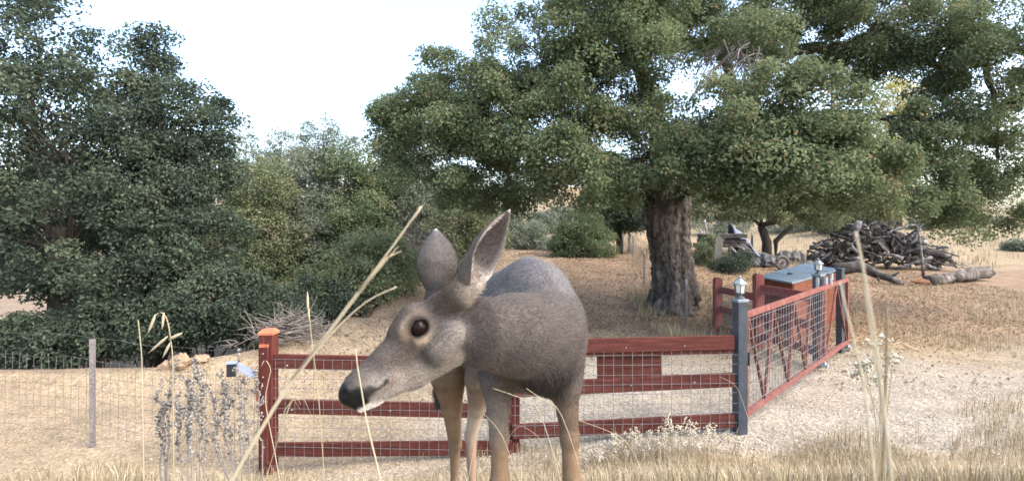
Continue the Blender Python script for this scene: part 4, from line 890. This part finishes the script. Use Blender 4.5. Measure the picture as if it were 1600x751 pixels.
def mouth(u, sgn): return hp(u, np.interp(u, [.118, .128, .16, .205], [-.051, -.056, -.051, -.043]), sgn * np.interp(u, [.118, .15, .18, .205], [.0405, .037, .034, .020]))
HS = .0050
lo = np.array([-.58, 1.0, .78]); hi = np.array([.26, 2.62, 2.16])
F = deer_field(lo, hi, HS)
EYES = [hp(.0, .0, sgn * .0478) for sgn in (1, -1)]; ER = .0212
for e_ in EYES: carve(F, lo, HS, e_, ER * .98, .004)
for sgn in (1, -1):
    carve(F, lo, HS, hp(.202, -.014, sgn * .024), .0085, .004)                 # nostrils
    for u in np.linspace(.118, .204, 16): carve(F, lo, HS, mouth(u, sgn), .0042, .003)   # mouth line
DV, DQ = surface_nets(F, lo, HS)
# colour, fur length and fur direction come from the nearest parts of the body
def skin(X):
    W = np.zeros(len(X)); C = np.zeros((len(X), 3)); L = np.zeros(len(X)); D = np.zeros((len(X), 3))
    for pr in prims:
        d = seg_dist(X, pr); wt = np.exp(-np.maximum(d + .004, 0) / .009) * np.exp(-np.maximum(-d - .02, 0) / .05)
        W += wt; C += wt[:, None] * pr[5]; L += wt * pr[6]; D += wt[:, None] * pr[7]
    return C / W[:, None], L / W, D / W[:, None]
def patches(X, C, L):
    def spot(c, r, col, amt=1.0, soft=.5, fur=None):
        nonlocal C, L
        k = amt * sm((r - np.linalg.norm((X - c), axis=1)) / (r * soft)); C = C * (1 - k[:, None]) + np.array(col) * k[:, None]
        if fur is not None: L = L * (1 - k) + fur * k
    for sgn, e_ in zip((1, -1), EYES):
        spot(hp(.012, -.003, sgn * .055), .046, (.40, .305, .215), .9, .55, .004)          # pale ring round the eye
        spot(e_ + hw * sgn * .008, .033, (.010, .009, .009), .97, .3, .001)                # dark lids
        for u, v in ((.026, -.012), (.032, -.02), (.036, -.027)): spot(hp(u, v, sgn * .048), .0105, (.03, .024, .021), .9, .6, .001)    # tear duct
        spot(hp(.112, -.060, sgn * .036), .014, (.20, .14, .11), .6, .8)
        for u in np.linspace(.118, .204, 22): spot(mouth(u, sgn), .0085, (.006, .005, .005), .97, .5, .001)
        spot(hp(.200, -.014, sgn * .022), .014, (.004, .004, .005), 1, .4, .0005)
    spot(hp(.214, -.022), .044, (.004, .004, .005), 1, .15, .0005); spot(hp(.200, -.002), .020, (.006, .006, .007), .95, .3, .0005)
    for sgn in (1, -1): spot(hp(.184, -.042, sgn * .026), .030, (.006, .006, .006), 1, .3, .001); spot(hp(.156, -.046, sgn * .034), .018, (.010, .009, .009), .95, .5, .001)
    spot(hp(.172, -.078), .028, WHITE, 1, .3); spot(hp(.188, -.070), .020, WHITE, 1, .4)
    for sgn in (1, -1): spot(hp(.150, -.066, sgn * .02), .024, (.12, .10, .09), .6, .6)
    spot(hp(.010, .055), .050, (.05, .042, .038), .85, .7); spot(hp(.06, .030), .040, (.06, .048, .04), .8, .8); spot(hp(.115, .018), .036, (.06, .05, .043), .75, .8); spot(hp(.16, .012), .028, (.06, .052, .047), .7, .8)
    for sgn in (1, -1): spot(hp(.06, -.03, sgn * .04), .045, (.075, .058, .046), .6, .8); spot(hp(-.055, -.065, sgn * .06), .050, (.21, .185, .165), .65, .7); spot(hp(.10, -.08, sgn * .02), .035, (.30, .265, .23), .7, .8); spot(hp(.035, -.018, sgn * .045), .022, (.045, .035, .03), .7, .8); spot(hp(.135, -.030, sgn * .035), .020, (.22, .195, .17), .7, .8)
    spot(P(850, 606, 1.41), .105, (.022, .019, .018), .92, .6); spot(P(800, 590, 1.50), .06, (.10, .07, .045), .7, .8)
    n = wob(X[:, 0] * 1 + X[:, 1], X[:, 2], 55, 91) * .5 + wob(X[:, 0] - X[:, 1], X[:, 2] * 1.2, 22, 92) * .5
    return C * (1 + .13 * n[:, None]), L
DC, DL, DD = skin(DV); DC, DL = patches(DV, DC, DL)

# ears: thin cupped leaves, joined to the body mesh
def ear(base, tip, openv, wid, roll=0.0, nu=26, nv=17, cup=1.25, th=.004):
    base, tip = np.asarray(base, float), np.asarray(tip, float); ax = nrm(tip - base); Ln = np.linalg.norm(tip - base)
    o = nrm(openv - ax * (np.asarray(openv) @ ax)); s = np.cross(ax, o)
    out = []
    t = np.linspace(0, 1, nu); prof = wid * np.interp(t, [0, .08, .2, .35, .5, .65, .8, .9, .96, 1], [.36, .42, .62, .88, .98, .88, .62, .36, .17, .02]) * .5
    cu = np.interp(t, [0, .15, .4, .7, 1], [2.6, 2.2, 1.35, .95, .5]) * cup / 1.25
    a = np.linspace(-1, 1, nv); Tt, Aa = np.meshgrid(t, a, indexing='ij'); Cu = cu[:, None]; Pr = prof[:, None]
    th_ = Aa * Cu; rr = Pr / np.sin(np.minimum(Cu, np.pi / 2)) 
    X = rr * np.sin(th_); Y = rr * (np.cos(Cu) - np.cos(th_)) + rr * (1 - np.cos(Cu)) * .5
    bend = -.012 * np.sin(np.pi * Tt)
    out = base + ax * (Ln * Tt)[..., None] + s * X[..., None] + o * (Y + bend)[..., None]
    nr = nrm(s * np.sin(th_)[..., None] - o * np.cos(th_)[..., None])            # outward (back) direction
    thk = th * np.minimum(1, (1 - Tt) * 6 + .15) * (1 - .7 * np.abs(Aa) ** 3)
    Vo = (out + nr * thk[..., None]).reshape(-1, 3); Vi = (out - nr * thk[..., None]).reshape(-1, 3)
    i = np.arange(nu - 1)[:, None] * nv; j = np.arange(nv - 1)[None]; Q = np.stack([i + j, i + j + 1, i + nv + j + 1, i + nv + j], -1).reshape(-1, 4)
    N = nu * nv; Qi = Q[:, ::-1] + N; ed = []
    loop = [k * nv for k in range(nu)] ; lo2 = [k * nv + nv - 1 for k in range(nu)]
    for k in range(nu - 1): ed += [[loop[k], loop[k + 1], loop[k + 1] + N, loop[k] + N], [lo2[k + 1], lo2[k], lo2[k] + N, lo2[k + 1] + N]]
    k = (nu - 1) * nv
    for q in range(nv - 1): ed.append([k + q, k + q + 1, k + q + 1 + N, k + q + N])
    V = np.vstack([Vo, Vi]); fn = np.cross(V[Q[:, 2]] - V[Q[:, 0]], V[Q[:, 3]] - V[Q[:, 1]])
    Qa = np.vstack([Q, Qi, ed])
    if (fn * nr.reshape(-1, 3)[Q[:, 0]]).sum() < 0: Qa = Qa[:, ::-1]
    tt = np.concatenate([Tt.ravel(), Tt.ravel()]); ab = np.concatenate([Aa.ravel(), Aa.ravel()]); inner = np.r_[np.zeros(N), np.ones(N)]
    rim = np.clip((np.abs(ab) - .86) / .14, 0, 1)
    co = np.outer(1 - tt, (.10, .082, .068)) + np.outer(tt, (.075, .069, .067)); co = co * (.9 + .3 * np.exp(-(ab / .4) ** 2))[:, None]
    ci = np.outer(np.ones(2 * N), (.055, .046, .044))
    wh = np.clip(np.exp(-((ab + .74) / .20) ** 2) * .9 * np.clip((.95 - tt) / .1, 0, 1) + np.exp(-((ab - .95) / .08) ** 2) * .35 + np.exp(-((tt - .22) / .10) ** 2) * .7, 0, 1); ci = ci * (1 - wh[:, None]) + np.array((.50, .45, .40)) * wh[:, None]
    cl = np.where(inner[:, None] > 0, ci, co); cl = cl * (1 - (rim * (inner < 1))[:, None] * .55)
    tipm = .7 * np.clip((tt - .982) / .015, 0, 1)[:, None]; cl = cl * (1 - tipm * .8) + np.array(WHITE) * tipm * .8
    return V, Qa, cl, np.where(inner > 0, np.where(wh > .4, .011, .005), .0035) * np.where(tt > .9, .3, 1), np.broadcast_to(ax, V.shape) + np.where(inner > 0, 1, 0)[:, None] * (s * -.4 * np.sign(ab)[:, None])
b1 = hp(-.070, .022, .040); b2 = hp(-.060, .030, -.045)
# directions of the openings: the near ear is turned back to the viewer's right, the far one away from the viewer
eb = P(724, 460, 1.180); E1 = ear(eb, P(797, 327, 1.22), np.array([.88, -.46, .15]), .100, cup=1.3)
E2 = ear(P(685, 468, 1.275), P(681, 357, 1.30), np.array([-.18, .97, .1]), .104, cup=.75)
V_all, Q_all, C_all, L_all, D_all = DV, DQ, DC, DL, DD
for V, Q, c, l, d in (E1, E2):
    Q_all = np.vstack([Q_all, Q + len(V_all)]); V_all = np.vstack([V_all, V]); C_all = np.vstack([C_all, c]); L_all = np.r_[L_all, l]; D_all = np.vstack([D_all, d])

def colored(name, rough, spec, darken=1.0):
    m, nd, lk, b = mat(name); at = nd.new('ShaderNodeAttribute'); at.attribute_name = 'coat'
    lk.new(at.outputs['Color'], b.inputs['Base Color']); b.inputs['Roughness'].default_value = rough
    if spec < .2: mr = nd.new('ShaderNodeMapRange'); mr.inputs['To Min'].default_value = .42; mr.inputs['To Max'].default_value = rough; lk.new(at.outputs['Alpha'], mr.inputs['Value']); lk.new(mr.outputs[0], b.inputs['Roughness'])
    b.inputs['Specular IOR Level'].default_value = spec
    return m
M['hide'] = colored('deer_hide', .75, .15); M['fur'] = colored('deer_fur', .6, .25)
deer = thing('deer', (f1 + f2 + h1 + h2) / 4, 'grey-brown deer doe turning its head aside in front of the red fence', 'deer')
body = MB().add(V_all, Q_all).build('body', M['hide'], deer, smooth=True)
at = body.data.attributes.new('coat', 'FLOAT_COLOR', 'POINT'); at.data.foreach_set('color', np.c_[C_all, np.clip((L_all - .0006) / .001, 0, 1)].astype(np.float32).ravel())
# eyes
m, nd, lk, b = mat('deer_eye'); b.inputs['Base Color'].default_value = (.008, .005, .004, 1); b.inputs['Roughness'].default_value = .05; b.inputs['Specular IOR Level'].default_value = .1; M['eye'] = m
for e_ in EYES:
    u = np.linspace(0, np.pi, 16); v = np.linspace(0, 2 * np.pi, 24, endpoint=False); U, W = np.meshgrid(u, v, indexing='ij')
    V = e_ + ER * np.stack([np.sin(U) * np.cos(W), np.sin(U) * np.sin(W), np.cos(U)], -1).reshape(-1, 3)
    i = np.arange(15)[:, None] * 24; j = np.arange(24)[None]; j2 = (j + 1) % 24
    MB().add(V, np.stack([i + j, i + 24 + j, i + 24 + j2, i + j2], -1).reshape(-1, 4)).build('eye', M['eye'], deer, smooth=True)
# coat of short hair
rng = np.random.default_rng(5); NF = 330000
A_, B_, C_ = V_all[Q_all[:, 0]], V_all[Q_all[:, 1]], V_all[Q_all[:, 2]]; FN = np.cross(C_ - A_, V_all[Q_all[:, 3]] - B_); ar = np.linalg.norm(FN, axis=1); FNn = FN / (ar[:, None] + 1e-12)
VN = np.zeros_like(V_all)
for k in range(4): np.add.at(VN, Q_all[:, k], FN)
VN = nrm(VN)
FCt = (A_ + C_) / 2
den = ar * (1 + 2.2 * (np.linalg.norm(FCt - hp(.05, -.02), axis=1) < .22)) * (FCt[:, 2] > 1.15)
fi = rng.choice(len(Q_all), NF, p=den / den.sum()); s_, t_ = rng.random((2, NF))
q4 = Q_all[fi]; wts = np.stack([(1 - s_) * (1 - t_), s_ * (1 - t_), s_ * t_, (1 - s_) * t_], 1)
def itp(Z): return (Z[q4] * wts.reshape(NF, 4, *([1] * (Z.ndim - 1)))).sum(1)
rt, nn, cc, ll, dd = itp(V_all), nrm(itp(VN)), itp(C_all), itp(L_all), itp(D_all)
keep = np.ones(NF, bool)
for e_ in EYES: keep &= np.linalg.norm(rt - e_, axis=1) > ER * 1.12
keep &= ll > .0016
rt, nn, cc, ll, dd = rt[keep], nn[keep], cc[keep], ll[keep], dd[keep]; n = len(rt)
tg = dd - nn * (dd * nn).sum(1)[:, None]; tg = nrm(tg + rng.normal(0, .22, (n, 3)) * np.linalg.norm(tg, axis=1)[:, None] + 1e-6)
ln = (ll * rng.uniform(.6, 1.2, n))[:, None]
p0 = rt - nn * .001; p1 = rt + tg * ln * .5 + nn * ln * .17; p2 = rt + tg * ln * 1.0 + nn * ln * (.16 + .12 * rng.random((n, 1)))
off = parent_loc(deer)
hcv = bpy.data.hair_curves.new('fur'); hcv.add_curves([3] * n)
hcv.attributes['position'].data.foreach_set('vector', (np.stack([p0, p1, p2], 1) - off).astype(np.float32).ravel())
ra = hcv.attributes.get('radius') or hcv.attributes.new('radius', 'FLOAT', 'POINT')
ra.data.foreach_set('value', np.tile(np.array([.00036, .0003, .0001], np.float32), n))
ca = hcv.attributes.new('coat', 'FLOAT_COLOR', 'CURVE')
shade = rng.normal(1.0, .26, n).clip(.5, 1.7)[:, None]
ca.data.foreach_set('color', np.c_[np.clip(cc * shade * 1.12, 0, .8), np.ones(n)].astype(np.float32).ravel())
fur = link(bpy.data.objects.new('fur', hcv)); fur.data.materials.append(M['fur']); fur.parent = body

# ------------------------------------------------------------------ loose cover on the ground
rng = np.random.default_rng(101)
def scatter(n, x0, x1, y0, y1, keep):
    x = rng.uniform(x0, x1, n); y = y0 + (y1 - y0) * rng.random(n) ** 1.2; k = keep(x, y); return x[k], y[k]
def blades(m, x, y, h, wd, lean=.35, tint=None):
    """thin bent grass blades rooted on the ground"""
    n = len(x); z = H(x, y) - .01; h = h * rng.uniform(.45, 1.25, n); a = rng.uniform(0, 6.28, n); d = np.stack([np.cos(a), np.sin(a), np.zeros(n)], 1); s = np.stack([-np.sin(a), np.cos(a), np.zeros(n)], 1)
    b = np.stack([x, y, z], 1); l1 = (lean * rng.uniform(.1, 1, n) * h)[:, None]; w_ = (wd * rng.uniform(.6, 1.3, n))[:, None]
    p1 = b + d * l1 * .35 + np.c_[np.zeros((n, 2)), h * .6]; p2 = b + d * l1 * 1.2 + np.c_[np.zeros((n, 2)), h]
    V = np.stack([b - s * w_, b + s * w_, p1 + s * w_ * .8, p1 - s * w_ * .8, p2], 1).reshape(-1, 3); i = np.arange(n) * 5
    t = rng.random(n) if tint is None else tint(n)
    m.add(V, np.stack([i, i + 1, i + 2, i + 3], 1), np.stack([i + 3, i + 2, i + 4], 1), np.repeat(t, 5))
g = MB()                                                               # short straw under and beyond the fences
x, y = scatter(26000, 2.6, 14, 8.8, 24, lambda x, y: (wob(x, y, 1.3, 201) > -.1) & ~road_mask(x, y) & (x / y < 1.05)); blades(g, x, y, .16, .004)
x, y = scatter(9000, 2.3, 4.6, 9.5, 15, lambda x, y: wob(x, y, 2, 202) > -.2); blades(g, x, y, .24, .004)
x, y = scatter(7000, -8, 0, 8, 20, lambda x, y: (np.abs(ravine_dist(x, y) + .1) < .45) & (wob(x, y, 1.5, 203) > -.1)); blades(g, x, y, .2, .004)
x, y = scatter(9000, -4, 6, 18, 34, lambda x, y: ~road_mask(x, y) & (ravine_dist(x, y) < 0)); blades(g, x, y, .3, .008)
x, y = scatter(14000, 8, 60, 22, 62, lambda x, y: (x / y > .42) & (x / y < 1.05) & (wob(x, y, .8, 207) > .1)); blades(g, x, y, .35, .016)
tag(g.build('dry_grass', M['straw'], tint=True), 'short dry straw-coloured grass around the oak and fences', 'grass', kind='stuff')
g = MB()                                                               # bank in front of the fence
x, y = scatter(30000, -5.5, 7, 3.0, 5.6, lambda x, y: (wob(x, y, 2.2, 204) + (5.3 - y) * .9 > .3) & (np.abs(x) / y < 1.15)); blades(g, x, y, .15, .0024, .6)
x, y = scatter(22000, .8, 9, 3.6, 7.4, lambda x, y: (wob(x, y, 1.7, 205) + (x - 2.2) * .22 - (y - 5.0) * .55 > .1) & (y < 3.9 + x * .45)); blades(g, x, y, .13, .0028, .7)
tag(g.build('dry_grass', M['straw'], tint=True), 'thin bleached grass on the bank in front of the fence', 'grass', kind='stuff')
# fallen leaves and pebbles
lf = MB(); x, y = scatter(60000, -5, 14, 6.8, 24, lambda x, y: (ravine_dist(x, y) < 0) & (rng.random(len(x)) < np.clip(sm((y - 8 + .8 * wob(x, y, 1.2, 206)) / 3) * .95 + .10, 0, 1)) & (x / y < 1.05))
V, Q = leaf_quads(rng, np.stack([x, y, H(x, y) + .012], 1), .05, np.array([0, 0, 1.6]), 1.7); lf.add(V, Q, None, np.repeat(rng.random(len(x)), 4))
tag(lf.build('leaf_litter', M['litter'], tint=True), 'brown fallen oak leaves scattered over the path', 'leaves', kind='stuff')
pb_ = MB(); x, y = scatter(26000, -6, 9, 5.0, 10.5, lambda x, y: (ravine_dist(x, y) < -.1) & (np.abs(x) / y < 1.05) & (rng.random(len(x)) < np.clip(.25 + .5 * (x > -1), 0, 1)))
n = len(x); r = rng.uniform(.005, .014, n)[:, None, None]; oc = np.array([[1, 0, 0], [0, 1, 0], [-1, 0, 0], [0, -1, 0], [0, 0, .7]])
V = (np.stack([x, y, H(x, y)], 1)[:, None] + oc[None] * r * rng.uniform(.6, 1.3, (n, 5, 1))).reshape(-1, 3); i = np.arange(n)[:, None] * 5
T = np.stack([np.stack([i[:, 0] + a, i[:, 0] + (a + 1) % 4, i[:, 0] + 4], 1) for a in range(4)], 1).reshape(-1, 3); pb_.add(V, None, T, np.repeat(rng.random(n), 5))
tag(pb_.build('pebbles', M['pebble'], tint=True), 'loose pale pebbles of the gravel drive', 'gravel', kind='stuff')

# ------------------------------------------------------------------ weeds in front of the fence
def stalk_pts(px0, py0, px1, py1, d, bend=0.0, n=9, root=True, bx=None):
    """a stem seen from (px0,py0) up to (px1,py1); rooted on the bank below"""
    a, b = P(px0, py0, d), P(px1, py1, d)
    g0 = np.array([a[0] if bx is None else bx + (a[0] - bx) * .45, d, float(H(a[0], d)) - .01])
    m_ = (a + b) / 2 + np.array([bend, 0, 0])
    up_ = bez(a, m_, b, n); lo_ = np.linspace(g0, a, 4)[:-1] if root else np.zeros((0, 3))
    return np.vstack([lo_, up_])
def buds(m, pts, rg, n, r, spread, t0=.35, hi=1.0):
    k = rg.uniform(t0, 1, n) * (len(pts) - 1); i0 = np.minimum(k.astype(int), len(pts) - 2); f = (k - i0)[:, None]; c = pts[i0] * (1 - f) + pts[i0 + 1] * f + rg.normal(0, spread, (n, 3))
    s = r * rg.uniform(.6, 1.4, n)[:, None, None]; oc = np.array([[1, 0, 0], [0, 1, 0], [-1, 0, 0], [0, -1, 0], [0, 0, 1.1], [0, 0, -1]])
    V = (c[:, None] + oc[None] * s * rg.uniform(.7, 1.2, (n, 6, 1))).reshape(-1, 3); i = np.arange(n)[:, None] * 6
    T = np.concatenate([np.stack([i[:, 0] + a, i[:, 0] + (a + 1) % 4, i[:, 0] + 4], 1) for a in range(4)] + [np.stack([i[:, 0] + (a + 1) % 4, i[:, 0] + a, i[:, 0] + 5], 1) for a in range(4)])
    m.add(V, None, T, np.repeat(rg.random(n) * hi, 6))
wd_lab = ['leafless grey weed with knobbly seed spikes, tallest stem', 'dense grey weed with thick purplish seed spikes', 'loose grey weed with scattered seed heads near the end post', 'thin pale grey weed with few seed heads']
for w_i, (stems, lab) in enumerate(zip((((378, 690, 372, 545, 2.5), (360, 690, 345, 575, 2.5), (390, 690, 378, 590, 2.55)), ((300, 690, 302, 560, 2.3), (292, 690, 292, 590, 2.3), (312, 690, 318, 600, 2.35), (280, 690, 276, 615, 2.3), (318, 690, 312, 570, 2.4)), ((410, 690, 398, 572, 2.6), (352, 690, 356, 600, 2.6), (340, 690, 330, 610, 2.5), (330, 690, 366, 620, 2.6)), ((258, 690, 252, 590, 2.4), (262, 690, 270, 560, 2.4), (248, 690, 262, 630, 2.4))), wd_lab)):
    rg = np.random.default_rng(300 + w_i); b0 = P(stems[0][0], 690, stems[0][4]); t = thing('dry_weed', (b0[0], b0[1], float(H(b0[0], b0[1]))), lab, 'weed', 'dry weeds on the bank')
    for st_ in stems:
        m_ = MB(); pts = stalk_pts(*st_, bend=rg.normal(0, .015), bx=b0[0]); pts[3:] += np.c_[rg.normal(0, .003, len(pts) - 3), rg.normal(0, .01, len(pts) - 3), np.zeros(len(pts) - 3)]; V, Q, T = tube(pts, np.linspace(.0036, .0018, len(pts)), 5); m_.add(V, Q, T, .55)
        buds(m_, pts, rg, 150 if w_i == 1 else 85, .006, .0048, .2, .8)
        for q in range(9):
            k = rg.integers(4, len(pts) - 1); e = pts[k] + [rg.normal(0, .02), rg.normal(0, .015), rg.uniform(.01, .05)]; V, Q = bars(pts[k], e, .0013, .0008, 3); m_.add(V, Q, None, .7); buds(m_, np.stack([pts[k], e]), rg, 7, .005, .005, .6, .9)
        m_.build('stalk', M['weed'], t, tint=True)
def straw(name, label, pts, r0, r1, tint_=.7, head=None, cat='grass stalk', leaf=None, lw=.0015):
    t = thing(name, pts[0], label, cat); m_ = MB(); V, Q, T = tube(pts, np.linspace(r0, r1, len(pts)), 6); m_.add(V, Q, T, tint_); m_.build('stem', M['straw'], t, tint=True, smooth=True)
    rg = np.random.default_rng(len(label))
    if head:                                                           # drooping or upright spikelets: slim husks along the last part
        for (c, d, L, w_) in head:
            c = np.asarray(c, float); d = nrm(d); pp = np.array([c, c + d * L * .3, c + d * L * .7, c + d * L]); V, Q, T = tube(pp, [w_ * .4, w_, w_ * .8, w_ * .1], 6); MB().add(V, Q, T, .85).build('husk', M['straw'], t, tint=True, smooth=True)
    if leaf:
        for lp_ in leaf:
            lp_ = np.asarray(lp_, float); n = len(lp_); w_ = np.interp(np.linspace(0, 1, n), [0, .3, 1], [lw * .7, lw, lw * .2]); V, Q, T = tube(lp_, w_, 5); V = V.copy(); MB().add(V, Q, T, .8).build('blade', M['straw'], t, tint=True, smooth=True)
    return t
def near(pts_px, d): return np.array([P(a, b, d if np.isscalar(d) else d[i]) for i, (a, b) in enumerate(pts_px)])
def rooted(pts):
    """carry the stem on along its own slope, curving down, until it meets the ground"""
    if len(pts) > 1: d = nrm(pts[0] - pts[1])
    else: d = np.array([0, 0, -1.0])
    q = [pts[0]]
    for _ in range(60):
        d = nrm(d + [0, 0, -.06]); q.append(q[-1] + d * .05)
        if q[-1][2] < float(H(q[-1][0], q[-1][1])): break
    q = np.vstack([np.array(q)[::-1][:-1], pts])
    if len(pts) > 2: q = np.vstack([q[:1], np.stack([q[:-1] * .75 + q[1:] * .25, q[:-1] * .25 + q[1:] * .75], 1).reshape(-1, 3), q[-1:]])
    return q
def smooth_pts(p, n=16):
    t = np.linspace(0, 1, len(p)); q = np.linspace(0, 1, n); return np.stack([np.interp(q, t, p[:, k]) for k in range(3)], 1)
# two long blades crossing in front of the deer's muzzle side
straw('grass_stalk', 'long pale grass blade slanting up beside the deer\'s far ear', rooted(near([(395, 690), (440, 615), (500, 535), (560, 455), (610, 390), (640, 348), (658, 322)], .62)), .0022, .0010, .95, leaf=[near([(455, 593), (520, 512), (575, 440), (622, 385)], .618), near([(560, 455), (585, 425), (605, 402), (627, 392)], .617), near([(640, 350), (650, 336), (661, 321)], .62)])
straw('grass_stalk', 'arched pale grass blade bending over the deer\'s brow', rooted(near([(392, 700), (445, 612), (500, 540), (545, 493), (580, 465), (620, 448)], .66)), .0024, .0008, .95)
straw('grass_stalk', 'thin upright straw with slim seed spike before the fence', rooted(near([(503, 690), (498, 620), (489, 545), (484, 500), (480, 455)], 1.1)), .0012, .0006, .75, head=[(P(481, 485, 1.1), (-.02, 0, 1), .04, .0026), (P(483, 500, 1.1), (-.04, 0, 1), .03, .0022)])
straw('grass_stalk', 'short straw tip standing across the deer\'s nose', rooted(near([(583, 700), (573, 660), (566, 615), (558, 570), (556, 545)], .92)), .0024, .0010, .95)
oat = rooted(near([(271, 700), (270, 600), (270, 556), (266, 525), (262, 500), (254, 487), (244, 490), (236, 505)], 1.2))
straw('wild_oat', 'drooping wild oat stalk with hanging husks by the wire fence', oat, .0020, .0010, .6, head=[(P(243, 491, 1.2), (-.4, 0, -1), .05, .0032), (P(256, 488, 1.2), (-.1, 0, -1), .04, .0030), (P(262, 525, 1.2), (-.8, 0, -.7), .06, .0032), (P(264, 530, 1.2), (.9, 0, .45), .035, .004), (P(266, 535, 1.2), (-.5, 0, -1), .04, .003)])
straw('grass_stalk', 'bent dry grass blade curling in front of the end post', rooted(near([(428, 700), (418, 650), (414, 620), (420, 592), (424, 575), (414, 560), (408, 572)], 1.5)), .0024, .0008, .9)
straw('grass_stalk', 'pale straw with narrow husks at the wire fence end', rooted(near([(224, 700), (222, 560), (218, 520), (216, 500)], 1.0)), .0013, .0007, .85)
straw('grass_stalk', 'fine arched dry blades fanning out at the fence bay', rooted(near([(430, 700), (450, 640), (462, 615), (470, 632)], 1.7)), .0018, .0006, .8, leaf=[near([(432, 690), (455, 625), (475, 622), (488, 652)], 1.7), near([(430, 690), (445, 640), (458, 622), (470, 640)], 1.72)])
# right-hand side: blurred pale stems close to the lens
straw('grass_stalk', 'tall pale stem rising past the gate end, close and blurred', rooted(near([(1395, 760), (1382, 650), (1372, 560), (1358, 470), (1345, 400), (1337, 362)], .42)), .0017, .0009, 1.0)
straw('grass_stalk', 'second pale stem close beside the tall blurred one', rooted(near([(1392, 760), (1374, 600), (1362, 530), (1352, 460), (1346, 400)], .44)), .0012, .0006, .95)
straw('grass_stalk', 'pale blurred blade crossing the tail of the gate', rooted(near([(1368, 760), (1350, 600), (1335, 535), (1320, 475), (1312, 440)], .46)), .0016, .0008, 1.0)
straw('grass_stalk', 'brownish thin stem standing between pale blurred stems', rooted(near([(1378, 760), (1382, 640), (1385, 560), (1386, 480)], .5)), .0015, .0010, .12)
fl = thing('flowering_weed', rooted(near([(1378, 690)], 1.5))[0], 'dried weed with clusters of small white flower heads', 'weed')
rg = np.random.default_rng(400)
for (a, b) in (((1372, 700), (1375, 535)), ((1374, 700), (1350, 565)), ((1376, 700), (1395, 560)), ((1374, 650), (1340, 580)), ((1376, 690), (1372, 590))):
    p = rooted(near([a, ((a[0] + b[0]) / 2 + 3, (a[1] + b[1]) / 2), b], 1.5)); V, Q, T = tube(p, np.linspace(.0022, .001, len(p)), 5); MB().add(V, Q, T, .6).build('stem', M['straw'], fl, tint=True)
    m_ = MB(); c = p[-1]; buds(m_, np.stack([c - [.03, 0, .01], c + [.03, 0, .012]]), rg, 26, .0062, .008, 0, 1); m_.build('flower_head', M['whitebud'], fl, tint=True)
straw('grass_stalk', 'forked pale straw lying over beside the white-flowered weed', rooted(near([(1384, 700), (1386, 560), (1400, 530), (1430, 545), (1440, 548)], 1.5)), .0018, .0009, .95, leaf=[near([(1413, 538), (1406, 520), (1401, 505)], 1.5)])
# foreground straws under and right of the deer
for k, (pp, d, lab) in enumerate((([(770, 606), (800, 616), (830, 628), (845, 640)], 1.25, 'pale broken straw across the deer\'s brisket'), ([(822, 606), (850, 625), (880, 640)], 1.2, 'short pale straw lying under the deer\'s chest'), ([(760, 640), (752, 660), (742, 690)], 1.35, 'thin straw leaning between the deer\'s legs'), ([(755, 645), (775, 665), (790, 690)], 1.35, 'pale jointed straw by the deer\'s foreleg'), ([(875, 645), (910, 658), (950, 672), (985, 690)], 1.6, 'long straw arching right from the deer\'s leg'), ([(790, 690), (810, 662), (830, 672), (850, 690)], 1.5, 'crooked pale straw in front of the middle post'), ([(1125, 588), (1150, 600), (1160, 625)], 2.2, 'bent pale blade hanging before the lantern post'), ([(1262, 565), (1285, 575), (1305, 590)], 2.6, 'pale blade lying at the foot of the gate'))):
    p = near(pp, d); g0 = p[-1].copy(); g0[2] = float(H(g0[0], g0[1])); g0[0] += .12 * np.sign(pp[-1][0] - pp[0][0]); g0[2] = float(H(g0[0], g0[1])); q = np.vstack([g0, (g0 + p[-1]) / 2 + [.02, 0, .02], p[::-1]])
    for _ in range(2): q = np.vstack([q[:1], np.stack([q[:-1] * .75 + q[1:] * .25, q[:-1] * .25 + q[1:] * .75], 1).reshape(-1, 3), q[-1:]])
    straw('grass_stalk', lab, q, .0011, .0006, .75)
# pale bushy tuft at the foot of the fence
tf = thing('straw_tuft', (1.15, 4.9, float(H(1.15, 4.9))), 'bushy cream-coloured weed clump at the foot of the fence', 'weed')
rg = np.random.default_rng(500); m_ = MB(); st_m = MB()
for k in range(90):
    c = np.array([1.15 + rg.normal(0, .42), 4.92 + rg.normal(0, .1), 0]); c[2] = float(H(c[0], c[1])); hgt = rg.uniform(.08, .26) * math.exp(-((c[0] - 1.3) / .75) ** 2) + .05; e = c + [rg.normal(0, .07), rg.normal(0, .05), hgt]
    V, Q = bars(c, e, .002, .001, 3); st_m.add(V, Q, None, rg.random()); buds(m_, np.stack([c * .3 + e * .7, e]), rg, 14, .009, .014, .2, 1)
st_m.build('stems', M['straw'], tf, tint=True)['kind'] = 'stuff'; m_.build('flower_heads', M['whitebud'], tf, tint=True)['kind'] = 'stuff'
for k in range(34):                                                    # taller single straws along the foot of the fence
    x_ = rg.uniform(-2.2, 2.0) if k < 24 else rg.uniform(2.4, 4.4); y_ = rg.uniform(4.3, 5.15) if k < 24 else rg.uniform(4.4, 5.6)
    if k == 0: sg = MB()
    b0 = np.array([x_, y_, float(H(x_, y_))])
    for q in range(7):
        e = b0 + [rg.normal(0, .13), rg.normal(0, .08), rg.uniform(.1, .34)]; V, Q, T = tube(bez(b0 + rg.normal(0, .02, 3) * [1, 1, 0], (b0 + e) / 2 + [0, 0, .05], e, 5), np.linspace(.0022, .0008, 5), 4); sg.add(V, Q, T, rg.random())
tag(sg.build('straw_clumps', M['straw'], tint=True), 'loose taller straws standing along the foot of the fence', 'grass', kind='stuff')
